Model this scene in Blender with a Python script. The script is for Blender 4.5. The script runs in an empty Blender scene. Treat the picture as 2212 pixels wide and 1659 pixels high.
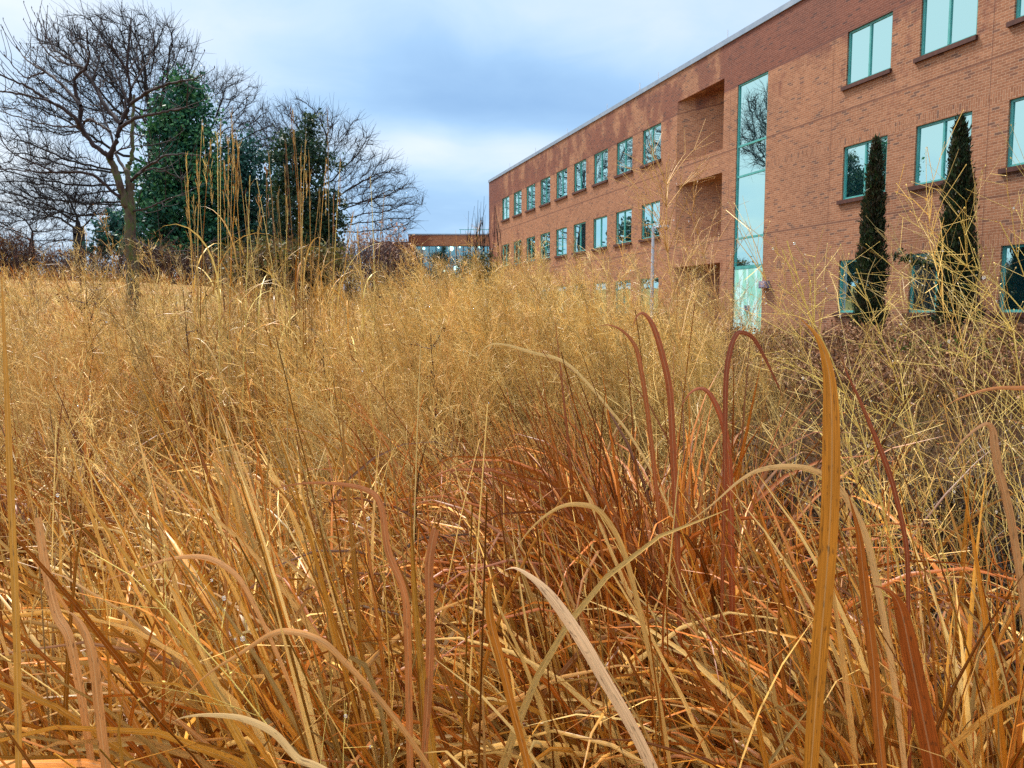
import bpy, math, random
import numpy as np
from mathutils import Vector

rng = np.random.default_rng(11)
random.seed(5)
SC = bpy.context.scene
COL = SC.collection
EYE = 1.6
# ------------------------------------------------------------------ camera
FPX, PW, PH, HZ = 1671.0, 2212.0, 1659.0, 677.0
PITCH = math.atan((PH / 2 - HZ) / FPX)
cd = bpy.data.cameras.new('camera')
cam = bpy.data.objects.new('camera', cd)
COL.objects.link(cam)
cd.sensor_width = 36.0
cd.lens = 36.0 * FPX / PW
cd.clip_start = 0.02
cd.clip_end = 3000
cam.location = (0, 0, EYE)
cam.rotation_euler = (math.pi / 2 - PITCH, 0, 0)
SC.camera = cam

# ------------------------------------------------------------------ colour / render
SC.render.engine = 'CYCLES'
SC.view_settings.view_transform = 'Standard'
SC.view_settings.look = 'None'
SC.view_settings.exposure = 1.38
SC.view_settings.gamma = 1.0
SC.cycles.max_bounces = 5
SC.cycles.diffuse_bounces = 2
SC.cycles.glossy_bounces = 3
SC.cycles.transmission_bounces = 4
SC.cycles.transparent_max_bounces = 8
SC.cycles.use_denoising = False
SC.cycles.denoising_input_passes = 'RGB_ALBEDO_NORMAL'
SC.cycles.denoising_prefilter = 'NONE'
SC.cycles.use_adaptive_sampling = False
SC.cycles.sample_clamp_indirect = 6.0

# ------------------------------------------------------------------ sun + sky
SUN_AZ, SUN_EL = math.radians(-46), math.radians(56)   # azimuth clockwise from +Y
sd = bpy.data.lights.new('sun', 'SUN')
sd.energy = 2.4
sd.angle = math.radians(10)
sd.color = (1.0, 0.93, 0.82)
sun = bpy.data.objects.new('sun', sd)
COL.objects.link(sun)
sdir = Vector((math.sin(SUN_AZ) * math.cos(SUN_EL), math.cos(SUN_AZ) * math.cos(SUN_EL), math.sin(SUN_EL)))
sun.rotation_euler = sdir.to_track_quat('Z', 'Y').to_euler()
sun.location = (-10, -10, 30)


def pray(x, y):
    a = (x - PW / 2) / FPX
    b = (PH / 2 - y) / FPX
    return np.array([a, math.cos(PITCH) + b * math.sin(PITCH), -math.sin(PITCH) + b * math.cos(PITCH)])


def P(x, y, dist):
    """point seen at photo position (x,y) of a 2212x1659 picture, 'dist' metres ahead"""
    r = pray(x, y)
    p = r * (dist / r[1])
    p[2] += EYE
    return p


class NT:
    """tiny node-tree helper"""
    def __init__(s, tree):
        s.t = tree
        s.t.nodes.clear()

    def n(s, typ, **kw):
        nd = s.t.nodes.new(typ)
        for k, v in kw.items():
            if k.startswith('i_'):
                key = k[2:]
                key = int(key) if key.isdigit() else key.replace('_', ' ')
                sock = nd.inputs[key]
                if isinstance(v, bpy.types.NodeSocket):
                    s.t.links.new(v, sock)
                else:
                    sock.default_value = v
            else:
                setattr(nd, k, v)
        return nd

    def link(s, a, b):
        s.t.links.new(a, b)

    def math(s, op, a, b=None, c=None, clamp=False):
        nd = s.t.nodes.new('ShaderNodeMath')
        nd.operation = op
        nd.use_clamp = clamp
        for i, v in enumerate((a, b, c)):
            if v is None:
                continue
            if isinstance(v, bpy.types.NodeSocket):
                s.t.links.new(v, nd.inputs[i])
            else:
                nd.inputs[i].default_value = v
        return nd.outputs[0]

    def mix(s, fac, a, b, blend='MIX'):
        nd = s.t.nodes.new('ShaderNodeMix')
        nd.data_type = 'RGBA'
        nd.blend_type = blend
        for sock, v in ((nd.inputs[0], fac), (nd.inputs[6], a), (nd.inputs[7], b)):
            if isinstance(v, bpy.types.NodeSocket):
                s.t.links.new(v, sock)
            elif isinstance(v, (int, float)):
                sock.default_value = v
            else:
                sock.default_value = (*v, 1.0) if len(v) == 3 else v
        return nd.outputs[2]

    def ramp(s, fac, stops, interp='LINEAR'):
        nd = s.t.nodes.new('ShaderNodeValToRGB')
        cr = nd.color_ramp
        cr.interpolation = interp
        while len(cr.elements) < len(stops):
            cr.elements.new(0.5)
        for e, (p, c) in zip(cr.elements, stops):
            e.position = p
            e.color = (*c, 1.0) if not isinstance(c, (int, float)) else (c, c, c, 1.0)
        s.t.links.new(fac, nd.inputs[0])
        return nd.outputs[0]

    def maprange(s, v, a, b, c=0.0, d=1.0, smooth=True):
        nd = s.t.nodes.new('ShaderNodeMapRange')
        nd.interpolation_type = 'SMOOTHSTEP' if smooth else 'LINEAR'
        s.t.links.new(v, nd.inputs[0])
        for i, q in enumerate((a, b, c, d)):
            nd.inputs[i + 1].default_value = q
        return nd.outputs[0]


def build_world():
    w = bpy.data.worlds.new('World')
    SC.world = w
    w.use_nodes = True
    N = NT(w.node_tree)
    sky = N.n('ShaderNodeTexSky', sky_type='NISHITA', sun_disc=False, sun_elevation=SUN_EL,
              sun_rotation=SUN_AZ, air_density=1.0, dust_density=1.5)
    tc = N.n('ShaderNodeTexCoord')
    d = tc.outputs['Generated']
    sep = N.n('ShaderNodeSeparateXYZ', i_0=d)
    z = N.math('MAXIMUM', sep.outputs[2], 0.0)
    den = N.math('ADD', z, 0.16)
    px = N.math('DIVIDE', sep.outputs[0], den)
    py = N.math('DIVIDE', sep.outputs[1], den)
    cv = N.n('ShaderNodeCombineXYZ', i_0=px, i_1=py, i_2=0.3)
    n1 = N.n('ShaderNodeTexNoise', i_Vector=cv.outputs[0], i_Scale=0.8, i_Detail=5.0, i_Roughness=0.5, i_Distortion=0.35)
    n2 = N.n('ShaderNodeTexNoise', i_Vector=d, i_Scale=4.5, i_Detail=4.0, i_Roughness=0.5)

    def blob(x, y, sx, sz, amp):
        r = pray(x, y)
        r = r / np.linalg.norm(r)
        sub = N.n('ShaderNodeVectorMath', operation='SUBTRACT', i_0=d, i_1=tuple(r))
        mul = N.n('ShaderNodeVectorMath', operation='MULTIPLY', i_0=sub.outputs[0], i_1=(1 / sx, 1 / max(sx, .2), 1 / sz))
        wob = N.math('MULTIPLY_ADD', n2.outputs[0], 0.9, -0.45)
        ln = N.n('ShaderNodeVectorMath', operation='LENGTH', i_0=mul.outputs[0])
        ln = N.math('ADD', ln.outputs['Value'], wob)
        return N.maprange(ln, 0.15, 1.15, amp, 0.0)

    n3 = N.n('ShaderNodeTexNoise', i_Vector=cv.outputs[0], i_Scale=2.6, i_Detail=6.0, i_Roughness=0.55, i_Distortion=0.5)
    v = N.math('MULTIPLY_ADD', n1.outputs[0], 0.75, 0.14)
    v = N.math('MULTIPLY_ADD', n3.outputs[0], 0.45, N.math('SUBTRACT', v, 0.225))
    v = N.math('MULTIPLY_ADD', n2.outputs[0], 0.34, N.math('SUBTRACT', v, 0.17))
    for b in ((1080, 200, .30, .085, -.34), (930, 255, .20, .035, -.16), (985, 320, .20, .055, .42), (1180, 330, .10, .03, .2),
              (940, 450, .16, .07, -.16), (560, 90, .25, .10, .12), (1500, 60, .25, .12, .16),
              (60, 430, .10, .08, .2), (-1800, -420, .7, .32, .5), (250, 60, .2, .08, -.05)):
        v = N.math('ADD', v, blob(*b))
    cloud = N.ramp(v, [(0.05, (1.1, 1.95, 3.2)), (0.36, (1.55, 2.5, 3.7)), (0.60, (2.25, 3.05, 4.0)), (0.95, (3.4, 3.7, 4.0))])
    # overcast: far brighter overhead than at the horizon
    upc = N.n('ShaderNodeCombineXYZ', i_0=N.maprange(sep.outputs[2], .34, .85, 1.0, 5.2), i_1=N.maprange(sep.outputs[2], .34, .85, 1.0, 3.8), i_2=N.maprange(sep.outputs[2], .34, .85, 1.0, 2.8))
    cloud = N.mix(1.0, cloud, upc.outputs[0], 'MULTIPLY')
    col = N.mix(0.93, sky.outputs[0], cloud)
    bg = N.n('ShaderNodeBackground', i_Color=col, i_Strength=0.1)
    out = N.n('ShaderNodeOutputWorld')
    N.link(bg.outputs[0], out.inputs[0])


build_world()


# ------------------------------------------------------------------ materials
def principled(name, base=(.5, .5, .5), rough=.6, metal=0.0, spec=.5):
    m = bpy.data.materials.new(name)
    m.use_nodes = True
    N = NT(m.node_tree)
    b = N.n('ShaderNodeBsdfPrincipled')
    b.inputs['Base Color'].default_value = (*base, 1)
    b.inputs['Roughness'].default_value = rough
    b.inputs['Metallic'].default_value = metal
    b.inputs['Specular IOR Level'].default_value = spec
    o = N.n('ShaderNodeOutputMaterial')
    N.link(b.outputs[0], o.inputs[0])
    m['x'] = 1
    return m, N, b, o


def noisy(name, c1, c2, scale=6.0, rough=.7, spec=.3, bump=0.0, detail=4, stretch=(1, 1, 1), metal=0.0):
    m, N, b, o = principled(name, c1, rough, metal, spec)
    tc = N.n('ShaderNodeTexCoord')
    mp = N.n('ShaderNodeMapping', i_0=tc.outputs['Object'])
    mp.inputs['Scale'].default_value = stretch
    n = N.n('ShaderNodeTexNoise', i_Vector=mp.outputs[0], i_Scale=scale, i_Detail=detail)
    c = N.ramp(n.outputs[0], [(.3, c1), (.7, c2)])
    N.link(c, b.inputs['Base Color'])
    if bump:
        bp = N.n('ShaderNodeBump', i_Height=n.outputs[0], i_Strength=bump, i_Distance=.05)
        N.link(bp.outputs[0], b.inputs['Normal'])
    return m


def mat_blade(name, transl=.3, spots=True, rough=.36):
    """dry leaf: colour per blade in attribute Col, veins and spots along the blade from attribute tuv"""
    m, N, b, o = principled(name, rough=rough, spec=.3)
    ac = N.n('ShaderNodeAttribute', attribute_name='Col')
    c = ac.outputs['Color']
    if spots:
        at = N.n('ShaderNodeAttribute', attribute_name='tuv')
        mp = N.n('ShaderNodeMapping', i_0=at.outputs['Vector'])
        mp.inputs['Scale'].default_value = (16, 2.0, 1)
        n = N.n('ShaderNodeTexNoise', i_Vector=mp.outputs[0], i_Scale=1.0, i_Detail=3.0)
        c = N.mix(1.0, c, N.ramp(n.outputs[0], [(.3, .62), (.7, 1.25)]), 'MULTIPLY')
        mp2 = N.n('ShaderNodeMapping', i_0=at.outputs['Vector'])
        mp2.inputs['Scale'].default_value = (5, 9, 1)
        n2 = N.n('ShaderNodeTexNoise', i_Vector=mp2.outputs[0], i_Scale=1.0, i_Detail=2.0)
        c = N.mix(N.ramp(n2.outputs[0], [(.60, 0.0), (.70, .65)]), c, (.07, .03, .012))
        sp = N.n('ShaderNodeSeparateXYZ', i_0=at.outputs['Vector'])
        u = N.math('ABSOLUTE', N.math('SUBTRACT', N.math('FRACT', sp.outputs[0]), .5))
        rib = N.maprange(u, .015, .06, .22, 0.0)
        c = N.mix(rib, c, (.75, .55, .28))
    N.link(c, b.inputs['Base Color'])
    tr = N.n('ShaderNodeBsdfTranslucent')
    N.link(c, tr.inputs[0])
    mx = N.n('ShaderNodeMixShader', i_0=transl, i_1=b.outputs[0], i_2=tr.outputs[0])
    N.link(mx.outputs[0], o.inputs[0])
    return m


M = {}
M['blade'] = mat_blade('dry_leaf', .12)
M['stem'] = mat_blade('dry_stem', .12, spots=False, rough=.4)
M['leafy'] = mat_blade('foliage', .2, spots=False, rough=.55)
M['bark'] = noisy('dark_bark', (.008, .008, .009), (.026, .023, .022), 5, .9, .2, .5, stretch=(3, 3, 1))
M['twig'] = noisy('twig_bark', (.010, .009, .011), (.03, .025, .027), 3, .9, .2)
M['near_bark'] = noisy('purple_bark', (.012, .008, .011), (.042, .028, .03), 4, .8, .3, .4, stretch=(3, 3, 1))
M['lamp_grey'] = noisy('grey_metal', (.42, .45, .52), (.55, .57, .62), 8, .4, .5, metal=.2)
M['coping'] = noisy('coping_metal', (.20, .27, .36), (.30, .36, .44), 2, .4, .5, metal=.3)
M['roofing'] = noisy('roof_gravel', (.2, .2, .2), (.3, .3, .3), 8, .9)
M['frame'] = noisy('teal_paint', (.05, .28, .27), (.09, .38, .36), 3, .4, .5)
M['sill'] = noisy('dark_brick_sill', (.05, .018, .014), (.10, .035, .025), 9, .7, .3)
M['void'] = noisy('dark_interior', (.01, .012, .013), (.02, .024, .026), 2, .9)
M['wall_light'] = noisy('blue_grey_metal', (.16, .17, .28), (.24, .24, .36), 8, .5)
M['door'] = None


def mat_brick():
    m, N, b, o = principled('brick', rough=.8, spec=.25)
    tc = N.n('ShaderNodeTexCoord')
    br = N.n('ShaderNodeTexBrick', i_Vector=tc.outputs['UV'], i_Scale=1.0, offset=.5, squash=1.0)
    br.inputs['Color1'].default_value = (0, 0, 0, 1)
    br.inputs['Color2'].default_value = (1, 1, 1, 1)
    br.inputs['Mortar'].default_value = (.5, .5, .5, 1)
    br.inputs['Mortar Size'].default_value = .0065
    br.inputs['Mortar Smooth'].default_value = .2
    br.inputs['Bias'].default_value = 0
    br.inputs['Brick Width'].default_value = .25
    br.inputs['Row Height'].default_value = .080
    face = N.ramp(br.outputs['Color'], [(0.0, (.14, .072, .052)), (.05, (.17, .078, .052)), (.10, (.245, .102, .054)), (.55, (.285, .122, .064)), (1.0, (.33, .152, .084))])
    big = N.n('ShaderNodeTexNoise', i_Vector=tc.outputs['Object'], i_Scale=.35, i_Detail=5.0)
    face = N.mix(1.0, face, N.ramp(big.outputs[0], [(.3, (.86, .84, .84)), (.7, (1.12, 1.1, 1.06))]), 'MULTIPLY')
    fine = N.n('ShaderNodeTexNoise', i_Vector=tc.outputs['Object'], i_Scale=9.0, i_Detail=4.0)
    face = N.mix(1.0, face, N.ramp(fine.outputs[0], [(.3, .84), (.7, 1.14)]), 'MULTIPLY')
    c = N.mix(br.outputs['Fac'], face, (.44, .29, .195))
    # damp patches: soaked parapet, runs below it
    sp = N.n('ShaderNodeSeparateXYZ', i_0=tc.outputs['Object'])
    u, z = sp.outputs[0], sp.outputs[2]
    mp = N.n('ShaderNodeMapping', i_0=tc.outputs['Object'])
    mp.inputs['Scale'].default_value = (.42, 1, .30)
    s1 = N.n('ShaderNodeTexNoise', i_Vector=mp.outputs[0], i_Scale=1.6, i_Detail=6.0, i_Roughness=.62)
    above = N.maprange(z, 10.70, 10.80, 0, 1)
    far = N.maprange(u, 37.8, 38.4, 0, 1)
    endw = N.maprange(u, 5.5, 1.0, 0, .22)
    topfade = N.maprange(z, 12.35, 13.1, 0, -.16)
    near = N.math('MULTIPLY', far, N.math('MULTIPLY_ADD', above, .36, -.0))
    bias = N.math('ADD', near, N.math('MULTIPLY', above, .10))
    bias = N.math('ADD', bias, N.math('MULTIPLY', topfade, 1.0))
    bias = N.math('ADD', bias, endw)
    below = N.math('MULTIPLY', N.maprange(z, 8.4, 10.8, 0, .17), N.maprange(u, 41.0, 46.0, .4, 1.0))
    bias = N.math('ADD', bias, below)
    wet = N.math('ADD', s1.outputs[0], bias)
    wetm = N.ramp(wet, [(.60, 0.0), (.68, .75), (.85, .92)])
    c = N.mix(wetm, c, N.mix(1.0, c, (.50, .30, .28), 'MULTIPLY'))
    # control joints, bed lines, and a painted shadow line at the top window heads
    j = N.math('ABSOLUTE', N.math('SUBTRACT', N.math('FRACT', N.math('DIVIDE', N.math('SUBTRACT', u, 42.1), 6.54)), .5))
    jl = N.math('LESS_THAN', j, .0022)
    for zz in (8.1, 4.2):
        k = N.math('LESS_THAN', N.math('ABSOLUTE', N.math('SUBTRACT', z, zz)), .035)
        jl = N.math('MAXIMUM', jl, k)
    sw = N.math('LESS_THAN', N.math('ABSOLUTE', N.math('SUBTRACT', z, 10.79)), .03)
    jl = N.math('MAXIMUM', jl, sw)
    c = N.mix(N.math('MULTIPLY', jl, .6), c, (.10, .04, .03))
    N.link(c, b.inputs['Base Color'])
    bp = N.n('ShaderNodeBump', i_Height=br.outputs['Fac'], i_Strength=.5, i_Distance=.008)
    bp.invert = True
    N.link(bp.outputs[0], b.inputs['Normal'])
    N.link(N.math('MULTIPLY_ADD', wetm, -.3, .85), b.inputs['Roughness'])
    return m


def mat_glass(name, refl, deep, amount=.62):
    m, N, b, o = principled(name, deep, .15, 0, .5)
    tc = N.n('ShaderNodeTexCoord')
    n = N.n('ShaderNodeTexNoise', i_Vector=tc.outputs['Object'], i_Scale=.9, i_Detail=1.0)
    bp = N.n('ShaderNodeBump', i_Height=n.outputs[0], i_Strength=.03, i_Distance=.1)
    g = N.n('ShaderNodeBsdfGlossy', i_Color=(*refl, 1), i_Roughness=.01)
    N.link(bp.outputs[0], g.inputs['Normal'])
    fr = N.n('ShaderNodeFresnel', i_IOR=1.6)
    f = N.math('MULTIPLY_ADD', fr.outputs[0], .6, amount, clamp=True)
    mx = N.n('ShaderNodeMixShader', i_0=f, i_1=b.outputs[0], i_2=g.outputs[0])
    N.link(mx.outputs[0], o.inputs[0])
    return m


M['brick'] = mat_brick()
M['glass'] = mat_glass('teal_glass', (.66, 1.0, .96), (.003, .035, .05), .70)
M['wing_glass'] = mat_glass('blue_glass', (.45, .75, .80), (.02, .14, .16), .25)


def mat_door():
    m, N, b, o = principled('pale_teal_paint', (.35, .70, .66), .5, 0, .4)
    tc = N.n('ShaderNodeTexCoord')
    mp = N.n('ShaderNodeMapping', i_0=tc.outputs['Object'])
    mp.inputs['Scale'].default_value = (1.6, 1, .45)
    n = N.n('ShaderNodeTexNoise', i_Vector=mp.outputs[0], i_Scale=1.7, i_Detail=2.0)
    c = N.ramp(n.outputs[0], [(.45, (.50, .82, .82)), (.53, (.26, .62, .52))])
    n2 = N.n('ShaderNodeTexNoise', i_Vector=tc.outputs['Object'], i_Scale=3.5, i_Detail=3.0)
    c = N.mix(N.ramp(n2.outputs[0], [(.62, 0.0), (.7, .5)]), c, (.62, .66, .35))
    N.link(c, b.inputs['Base Color'])
    return m


M['door'] = mat_door()


def mat_ground():
    m, N, b, o = principled('thatch_ground', rough=.95, spec=.1)
    tc = N.n('ShaderNodeTexCoord')
    v = tc.outputs['Object']
    sp = N.n('ShaderNodeSeparateXYZ', i_0=v)
    n1 = N.n('ShaderNodeTexNoise', i_Vector=v, i_Scale=.35, i_Detail=6.0)
    n2 = N.n('ShaderNodeTexNoise', i_Vector=v, i_Scale=18.0, i_Detail=5.0, i_Roughness=.7)
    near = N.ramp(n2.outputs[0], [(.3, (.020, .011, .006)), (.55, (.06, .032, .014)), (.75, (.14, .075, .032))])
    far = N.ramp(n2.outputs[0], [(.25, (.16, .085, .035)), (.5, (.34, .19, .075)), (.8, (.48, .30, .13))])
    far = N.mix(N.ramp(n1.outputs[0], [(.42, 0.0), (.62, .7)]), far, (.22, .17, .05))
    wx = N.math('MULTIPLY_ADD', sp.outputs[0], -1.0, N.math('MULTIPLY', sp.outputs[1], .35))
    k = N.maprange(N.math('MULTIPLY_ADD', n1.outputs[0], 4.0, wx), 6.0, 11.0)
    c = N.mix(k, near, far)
    n3 = N.n('ShaderNodeTexNoise', i_Vector=v, i_Scale=1.1, i_Detail=4.0)
    c = N.mix(N.ramp(n3.outputs[0], [(.60, 0.0), (.72, .55)]), c, (.035, .075, .012))
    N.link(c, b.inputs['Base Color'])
    bp = N.n('ShaderNodeBump', i_Height=n2.outputs[0], i_Strength=.8, i_Distance=.06)
    N.link(bp.outputs[0], b.inputs['Normal'])
    return m


M['ground'] = mat_ground()
M['droplet'], _N, _b, _o = principled('water_droplet', (1, 1, 1), .02, 0, .5)
_b.inputs['Transmission Weight'].default_value = .85
_b.inputs['IOR'].default_value = 1.33


# ------------------------------------------------------------------ object helpers
def tag(o, label=None, cat=None, group=None, kind=None):
    if label:
        o['label'] = label
    if cat:
        o['category'] = cat
    if group:
        o['group'] = group
    if kind:
        o['kind'] = kind
    return o


def empty(name, loc, label, cat, group=None, rz=0.0):
    o = bpy.data.objects.new(name, None)
    o.empty_display_size = .2
    COL.objects.link(o)
    o.location = [float(c) for c in loc]
    o.rotation_euler = (0, 0, rz)
    return tag(o, label, cat, group)


def link(name, me, parent=None, mats=()):
    o = bpy.data.objects.new(name, me)
    for m in mats:
        me.materials.append(M[m])
    COL.objects.link(o)
    if parent is not None:
        o.parent = parent
    return o


def copy_tree(o, parent=None):
    c = o.copy()
    COL.objects.link(c)
    if parent is not None:
        c.parent = parent
    for ch in list(o.children):
        copy_tree(ch, c)
    return c


class MB:
    """box / quad collector for buildings, with wall-true UVs in metres"""
    def __init__(s):
        s.v, s.f, s.uv, s.m = [], [], [], []

    def quad(s, pts, mat=0, swap=False):
        a, b_, c = Vector(pts[0]), Vector(pts[1]), Vector(pts[2])
        nn = (b_ - a).cross(c - a)
        nn.normalize()
        i = len(s.v)
        s.v += [tuple(p) for p in pts]
        s.f.append(tuple(range(i, i + len(pts))))
        s.m.append(mat)
        for p in pts:
            if abs(nn.z) > .7:
                q = (p[0], p[1])
            else:
                t = Vector((-nn.y, nn.x, 0))
                t.normalize()
                q = (p[0] * t.x + p[1] * t.y, p[2])
            s.uv.append((q[1], q[0]) if swap else q)

    def box(s, x0, x1, y0, y1, z0, z1, mat=0):
        a = [(x0, y0, z0), (x1, y0, z0), (x1, y1, z0), (x0, y1, z0), (x0, y0, z1), (x1, y0, z1), (x1, y1, z1), (x0, y1, z1)]
        for f in ((3, 2, 1, 0), (4, 5, 6, 7), (0, 1, 5, 4), (1, 2, 6, 5), (2, 3, 7, 6), (3, 0, 4, 7)):
            s.quad([a[k] for k in f], mat)

    def build(s, name, mats, parent=None, bevel=0.0):
        me = bpy.data.meshes.new(name)
        me.from_pydata(s.v, [], s.f)
        ul = me.uv_layers.new(name='UVMap')
        ul.data.foreach_set('uv', np.array(s.uv, dtype=np.float32).ravel())
        me.polygons.foreach_set('material_index', s.m)
        o = link(name, me, parent, mats)
        if bevel:
            md = o.modifiers.new('bevel', 'BEVEL')
            md.width = bevel
            md.segments = 2
            md.limit_method = 'ANGLE'
        return o


class GM:
    """big quad meshes from numpy blocks with per-blade colour and blade coordinates"""
    def __init__(s):
        s.V, s.F, s.C, s.T, s.n = [], [], [], [], 0

    def add(s, V, F, C, T=None):
        V = np.asarray(V, dtype=np.float32).reshape(-1, 3)
        F = np.asarray(F, dtype=np.int64).reshape(-1, 4) + s.n
        s.V.append(V)
        s.F.append(F)
        C = np.asarray(C, dtype=np.float32).reshape(-1, 3)
        s.C.append(C)
        s.T.append(np.zeros((len(V), 2), np.float32) if T is None else np.asarray(T, dtype=np.float32).reshape(-1, 2))
        s.n += len(V)

    def build(s, name, mats, parent=None, origin=(0, 0, 0), smooth=True):
        V = np.concatenate(s.V) - np.array(origin, dtype=np.float32)
        F = np.concatenate(s.F)
        C = np.concatenate(s.C)
        T = np.concatenate(s.T)
        me = bpy.data.meshes.new(name)
        me.vertices.add(len(V))
        me.vertices.foreach_set('co', V.ravel())
        me.loops.add(F.size)
        me.loops.foreach_set('vertex_index', F.ravel().astype(np.int32))
        me.polygons.add(len(F))
        me.polygons.foreach_set('loop_start', np.arange(0, F.size, 4, dtype=np.int32))
        me.polygons.foreach_set('use_smooth', np.full(len(F), smooth))
        a = me.attributes.new('Col', 'FLOAT_COLOR', 'POINT')
        a.data.foreach_set('color', np.concatenate([C, np.ones((len(C), 1), np.float32)], 1).astype(np.float32).ravel())
        t = me.attributes.new('tuv', 'FLOAT2', 'POINT')
        t.data.foreach_set('vector', T.ravel())
        me.update(calc_edges=True)
        return link(name, me, parent, mats)


def norm(a):
    return a / np.maximum(np.linalg.norm(a, axis=-1, keepdims=True), 1e-9)


def ribbon(g, Pts, W, col, side=None, roll=None, fold=.25, tint=None):
    """folded leaf: Pts (N,K,3), W half widths (N,K), col (N,3)"""
    N_, K, _ = Pts.shape
    T = norm(np.gradient(Pts, axis=1))
    if side is None:
        h = Pts[:, -1] - Pts[:, 0]
        h[:, 2] = 0
        h = norm(h + 1e-5)
        side = np.stack([-h[:, 1], h[:, 0], np.zeros(N_)], -1)
    s = np.repeat(side[:, None, :], K, 1) if side.ndim == 2 else side
    s = norm(s - (s * T).sum(-1, keepdims=True) * T)
    n = np.cross(s, T)
    if roll is not None:
        r = roll[..., None] if roll.ndim == 2 else roll[:, None, None]
        s2 = s * np.cos(r) + n * np.sin(r)
        n = -s * np.sin(r) + n * np.cos(r)
        s = s2
    w = W[..., None]
    if fold:
        rows = np.stack([Pts - s * w + n * w * fold, Pts, Pts + s * w + n * w * fold], 2)   # N,K,3,3
        R = 3
    else:
        rows = np.stack([Pts - s * w, Pts + s * w], 2)
        R = 2
    idx = np.arange(N_ * K * R).reshape(N_, K, R)
    F = np.stack([idx[:, :-1, :-1], idx[:, :-1, 1:], idx[:, 1:, 1:], idx[:, 1:, :-1]], -1)
    seg = np.linalg.norm(np.diff(Pts, axis=1), axis=-1)
    ln = np.concatenate([np.zeros((N_, 1)), np.cumsum(seg, 1)], 1)
    off = rng.random(N_) * 40
    tv = np.repeat((ln * 8 + off[:, None])[:, :, None], R, 2)
    tu = np.broadcast_to(np.linspace(0.02, .98, R)[None, None, :], (N_, K, R)) + np.floor(off)[:, None, None]
    if tint is None:
        Cc = np.broadcast_to(col[:, None, None, :], (N_, K, R, 3))
    else:
        Cc = np.broadcast_to(tint[:, :, None, :], (N_, K, R, 3))
    g.add(rows, F, Cc, np.stack([tu, tv], -1))


def tube(g, Pts, R, col, S=3):
    """thin round stems: Pts (N,K,3), R radius (N,K)"""
    N_, K, _ = Pts.shape
    T = norm(np.gradient(Pts, axis=1))
    ref = np.where(np.abs(T[..., 2:3]) > .9, np.array([1.0, 0, 0]), np.array([0, 0, 1.0]))
    a = norm(np.cross(T, ref))
    b = np.cross(T, a)
    ang = np.arange(S) * 2 * math.pi / S
    ring = Pts[:, :, None, :] + R[:, :, None, None] * (a[:, :, None, :] * np.cos(ang)[:, None] + b[:, :, None, :] * np.sin(ang)[:, None])
    idx = np.arange(N_ * K * S).reshape(N_, K, S)
    nx = np.roll(idx, -1, 2)
    F = np.stack([idx[:, :-1], nx[:, :-1], nx[:, 1:], idx[:, 1:]], -1)
    g.add(ring, F, np.broadcast_to(col[:, None, None, :], (N_, K, S, 3)))


def arcs(base, az, tilt, L, bend, K, p=1.6, curl=None):
    """curves that leave 'base' at angle 'tilt' from vertical, heading az, and droop by 'bend' radians"""
    t = (np.arange(K - 1) + .5) / (K - 1)
    th = tilt[:, None] + bend[:, None] * t[None, :] ** p
    th = np.minimum(th, 2.9)
    a = az[:, None] + (0 if curl is None else curl[:, None] * t[None, :])
    st = np.stack([np.sin(th) * np.cos(a), np.sin(th) * np.sin(a), np.cos(th)], -1) * (L[:, None, None] / (K - 1))
    pts = np.concatenate([np.zeros((len(base), 1, 3)), np.cumsum(st, 1)], 1)
    return base[:, None, :] + pts


# ------------------------------------------------------------------ terrain
CTRL = np.array([(0, 0, 0), (-3, 2, 0), (3, 2, 0), (0, 5, 0), (-6, 6, .15), (6, 6, 0), (0, 10, .15), (8, 12, .05), (10, 20, .45), (13, 20, .7),
                 (-8, 14, .7), (-14, 20, 1.7), (-12, 30, 2.5), (-24, 40, 3.3), (-42, 40, 3.7), (-14, 40, 2.9), (-5, 40, 1.7), (0, 40, 1.0),
                 (-8, 60, 2.6), (9.5, 34, .7), (4, 50, .7), (-2.2, 72, .9), (-10, 78, 3.0), (-40, 80, 4.8), (0, 130, 4.2), (60, 60, .9), (40, 10, .5),
                 (20, 0, .6), (-30, 0, .9), (0, -30, 0), (-90, 60, 5), (90, 120, 3), (-60, 160, 6), (90, -30, .5), (-90, -30, 1)], float)


def _tps(r2):
    return r2 * np.log(np.maximum(r2, 1e-9)) * .5


_xy = CTRL[:, :2] / 20
_K = _tps(((_xy[:, None] - _xy[None]) ** 2).sum(-1)) + np.eye(len(_xy)) * .002
_A = np.block([[_K, np.c_[np.ones(len(_xy)), _xy]], [np.c_[np.ones(len(_xy)), _xy].T, np.zeros((3, 3))]])
_w = np.linalg.solve(_A, np.r_[CTRL[:, 2], 0, 0, 0])


def gz(x, y):
    x = np.clip(np.asarray(x, float), -90, 90)
    y = np.clip(np.asarray(y, float), -30, 160)
    q = np.stack([x, y], -1) / 20
    sh = q.shape[:-1]
    q = q.reshape(-1, 2)
    k = _tps(((q[:, None] - _xy[None]) ** 2).sum(-1))
    z = k @ _w[:-3] + _w[-3] + q @ _w[-2:]
    return z.reshape(sh)


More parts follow.
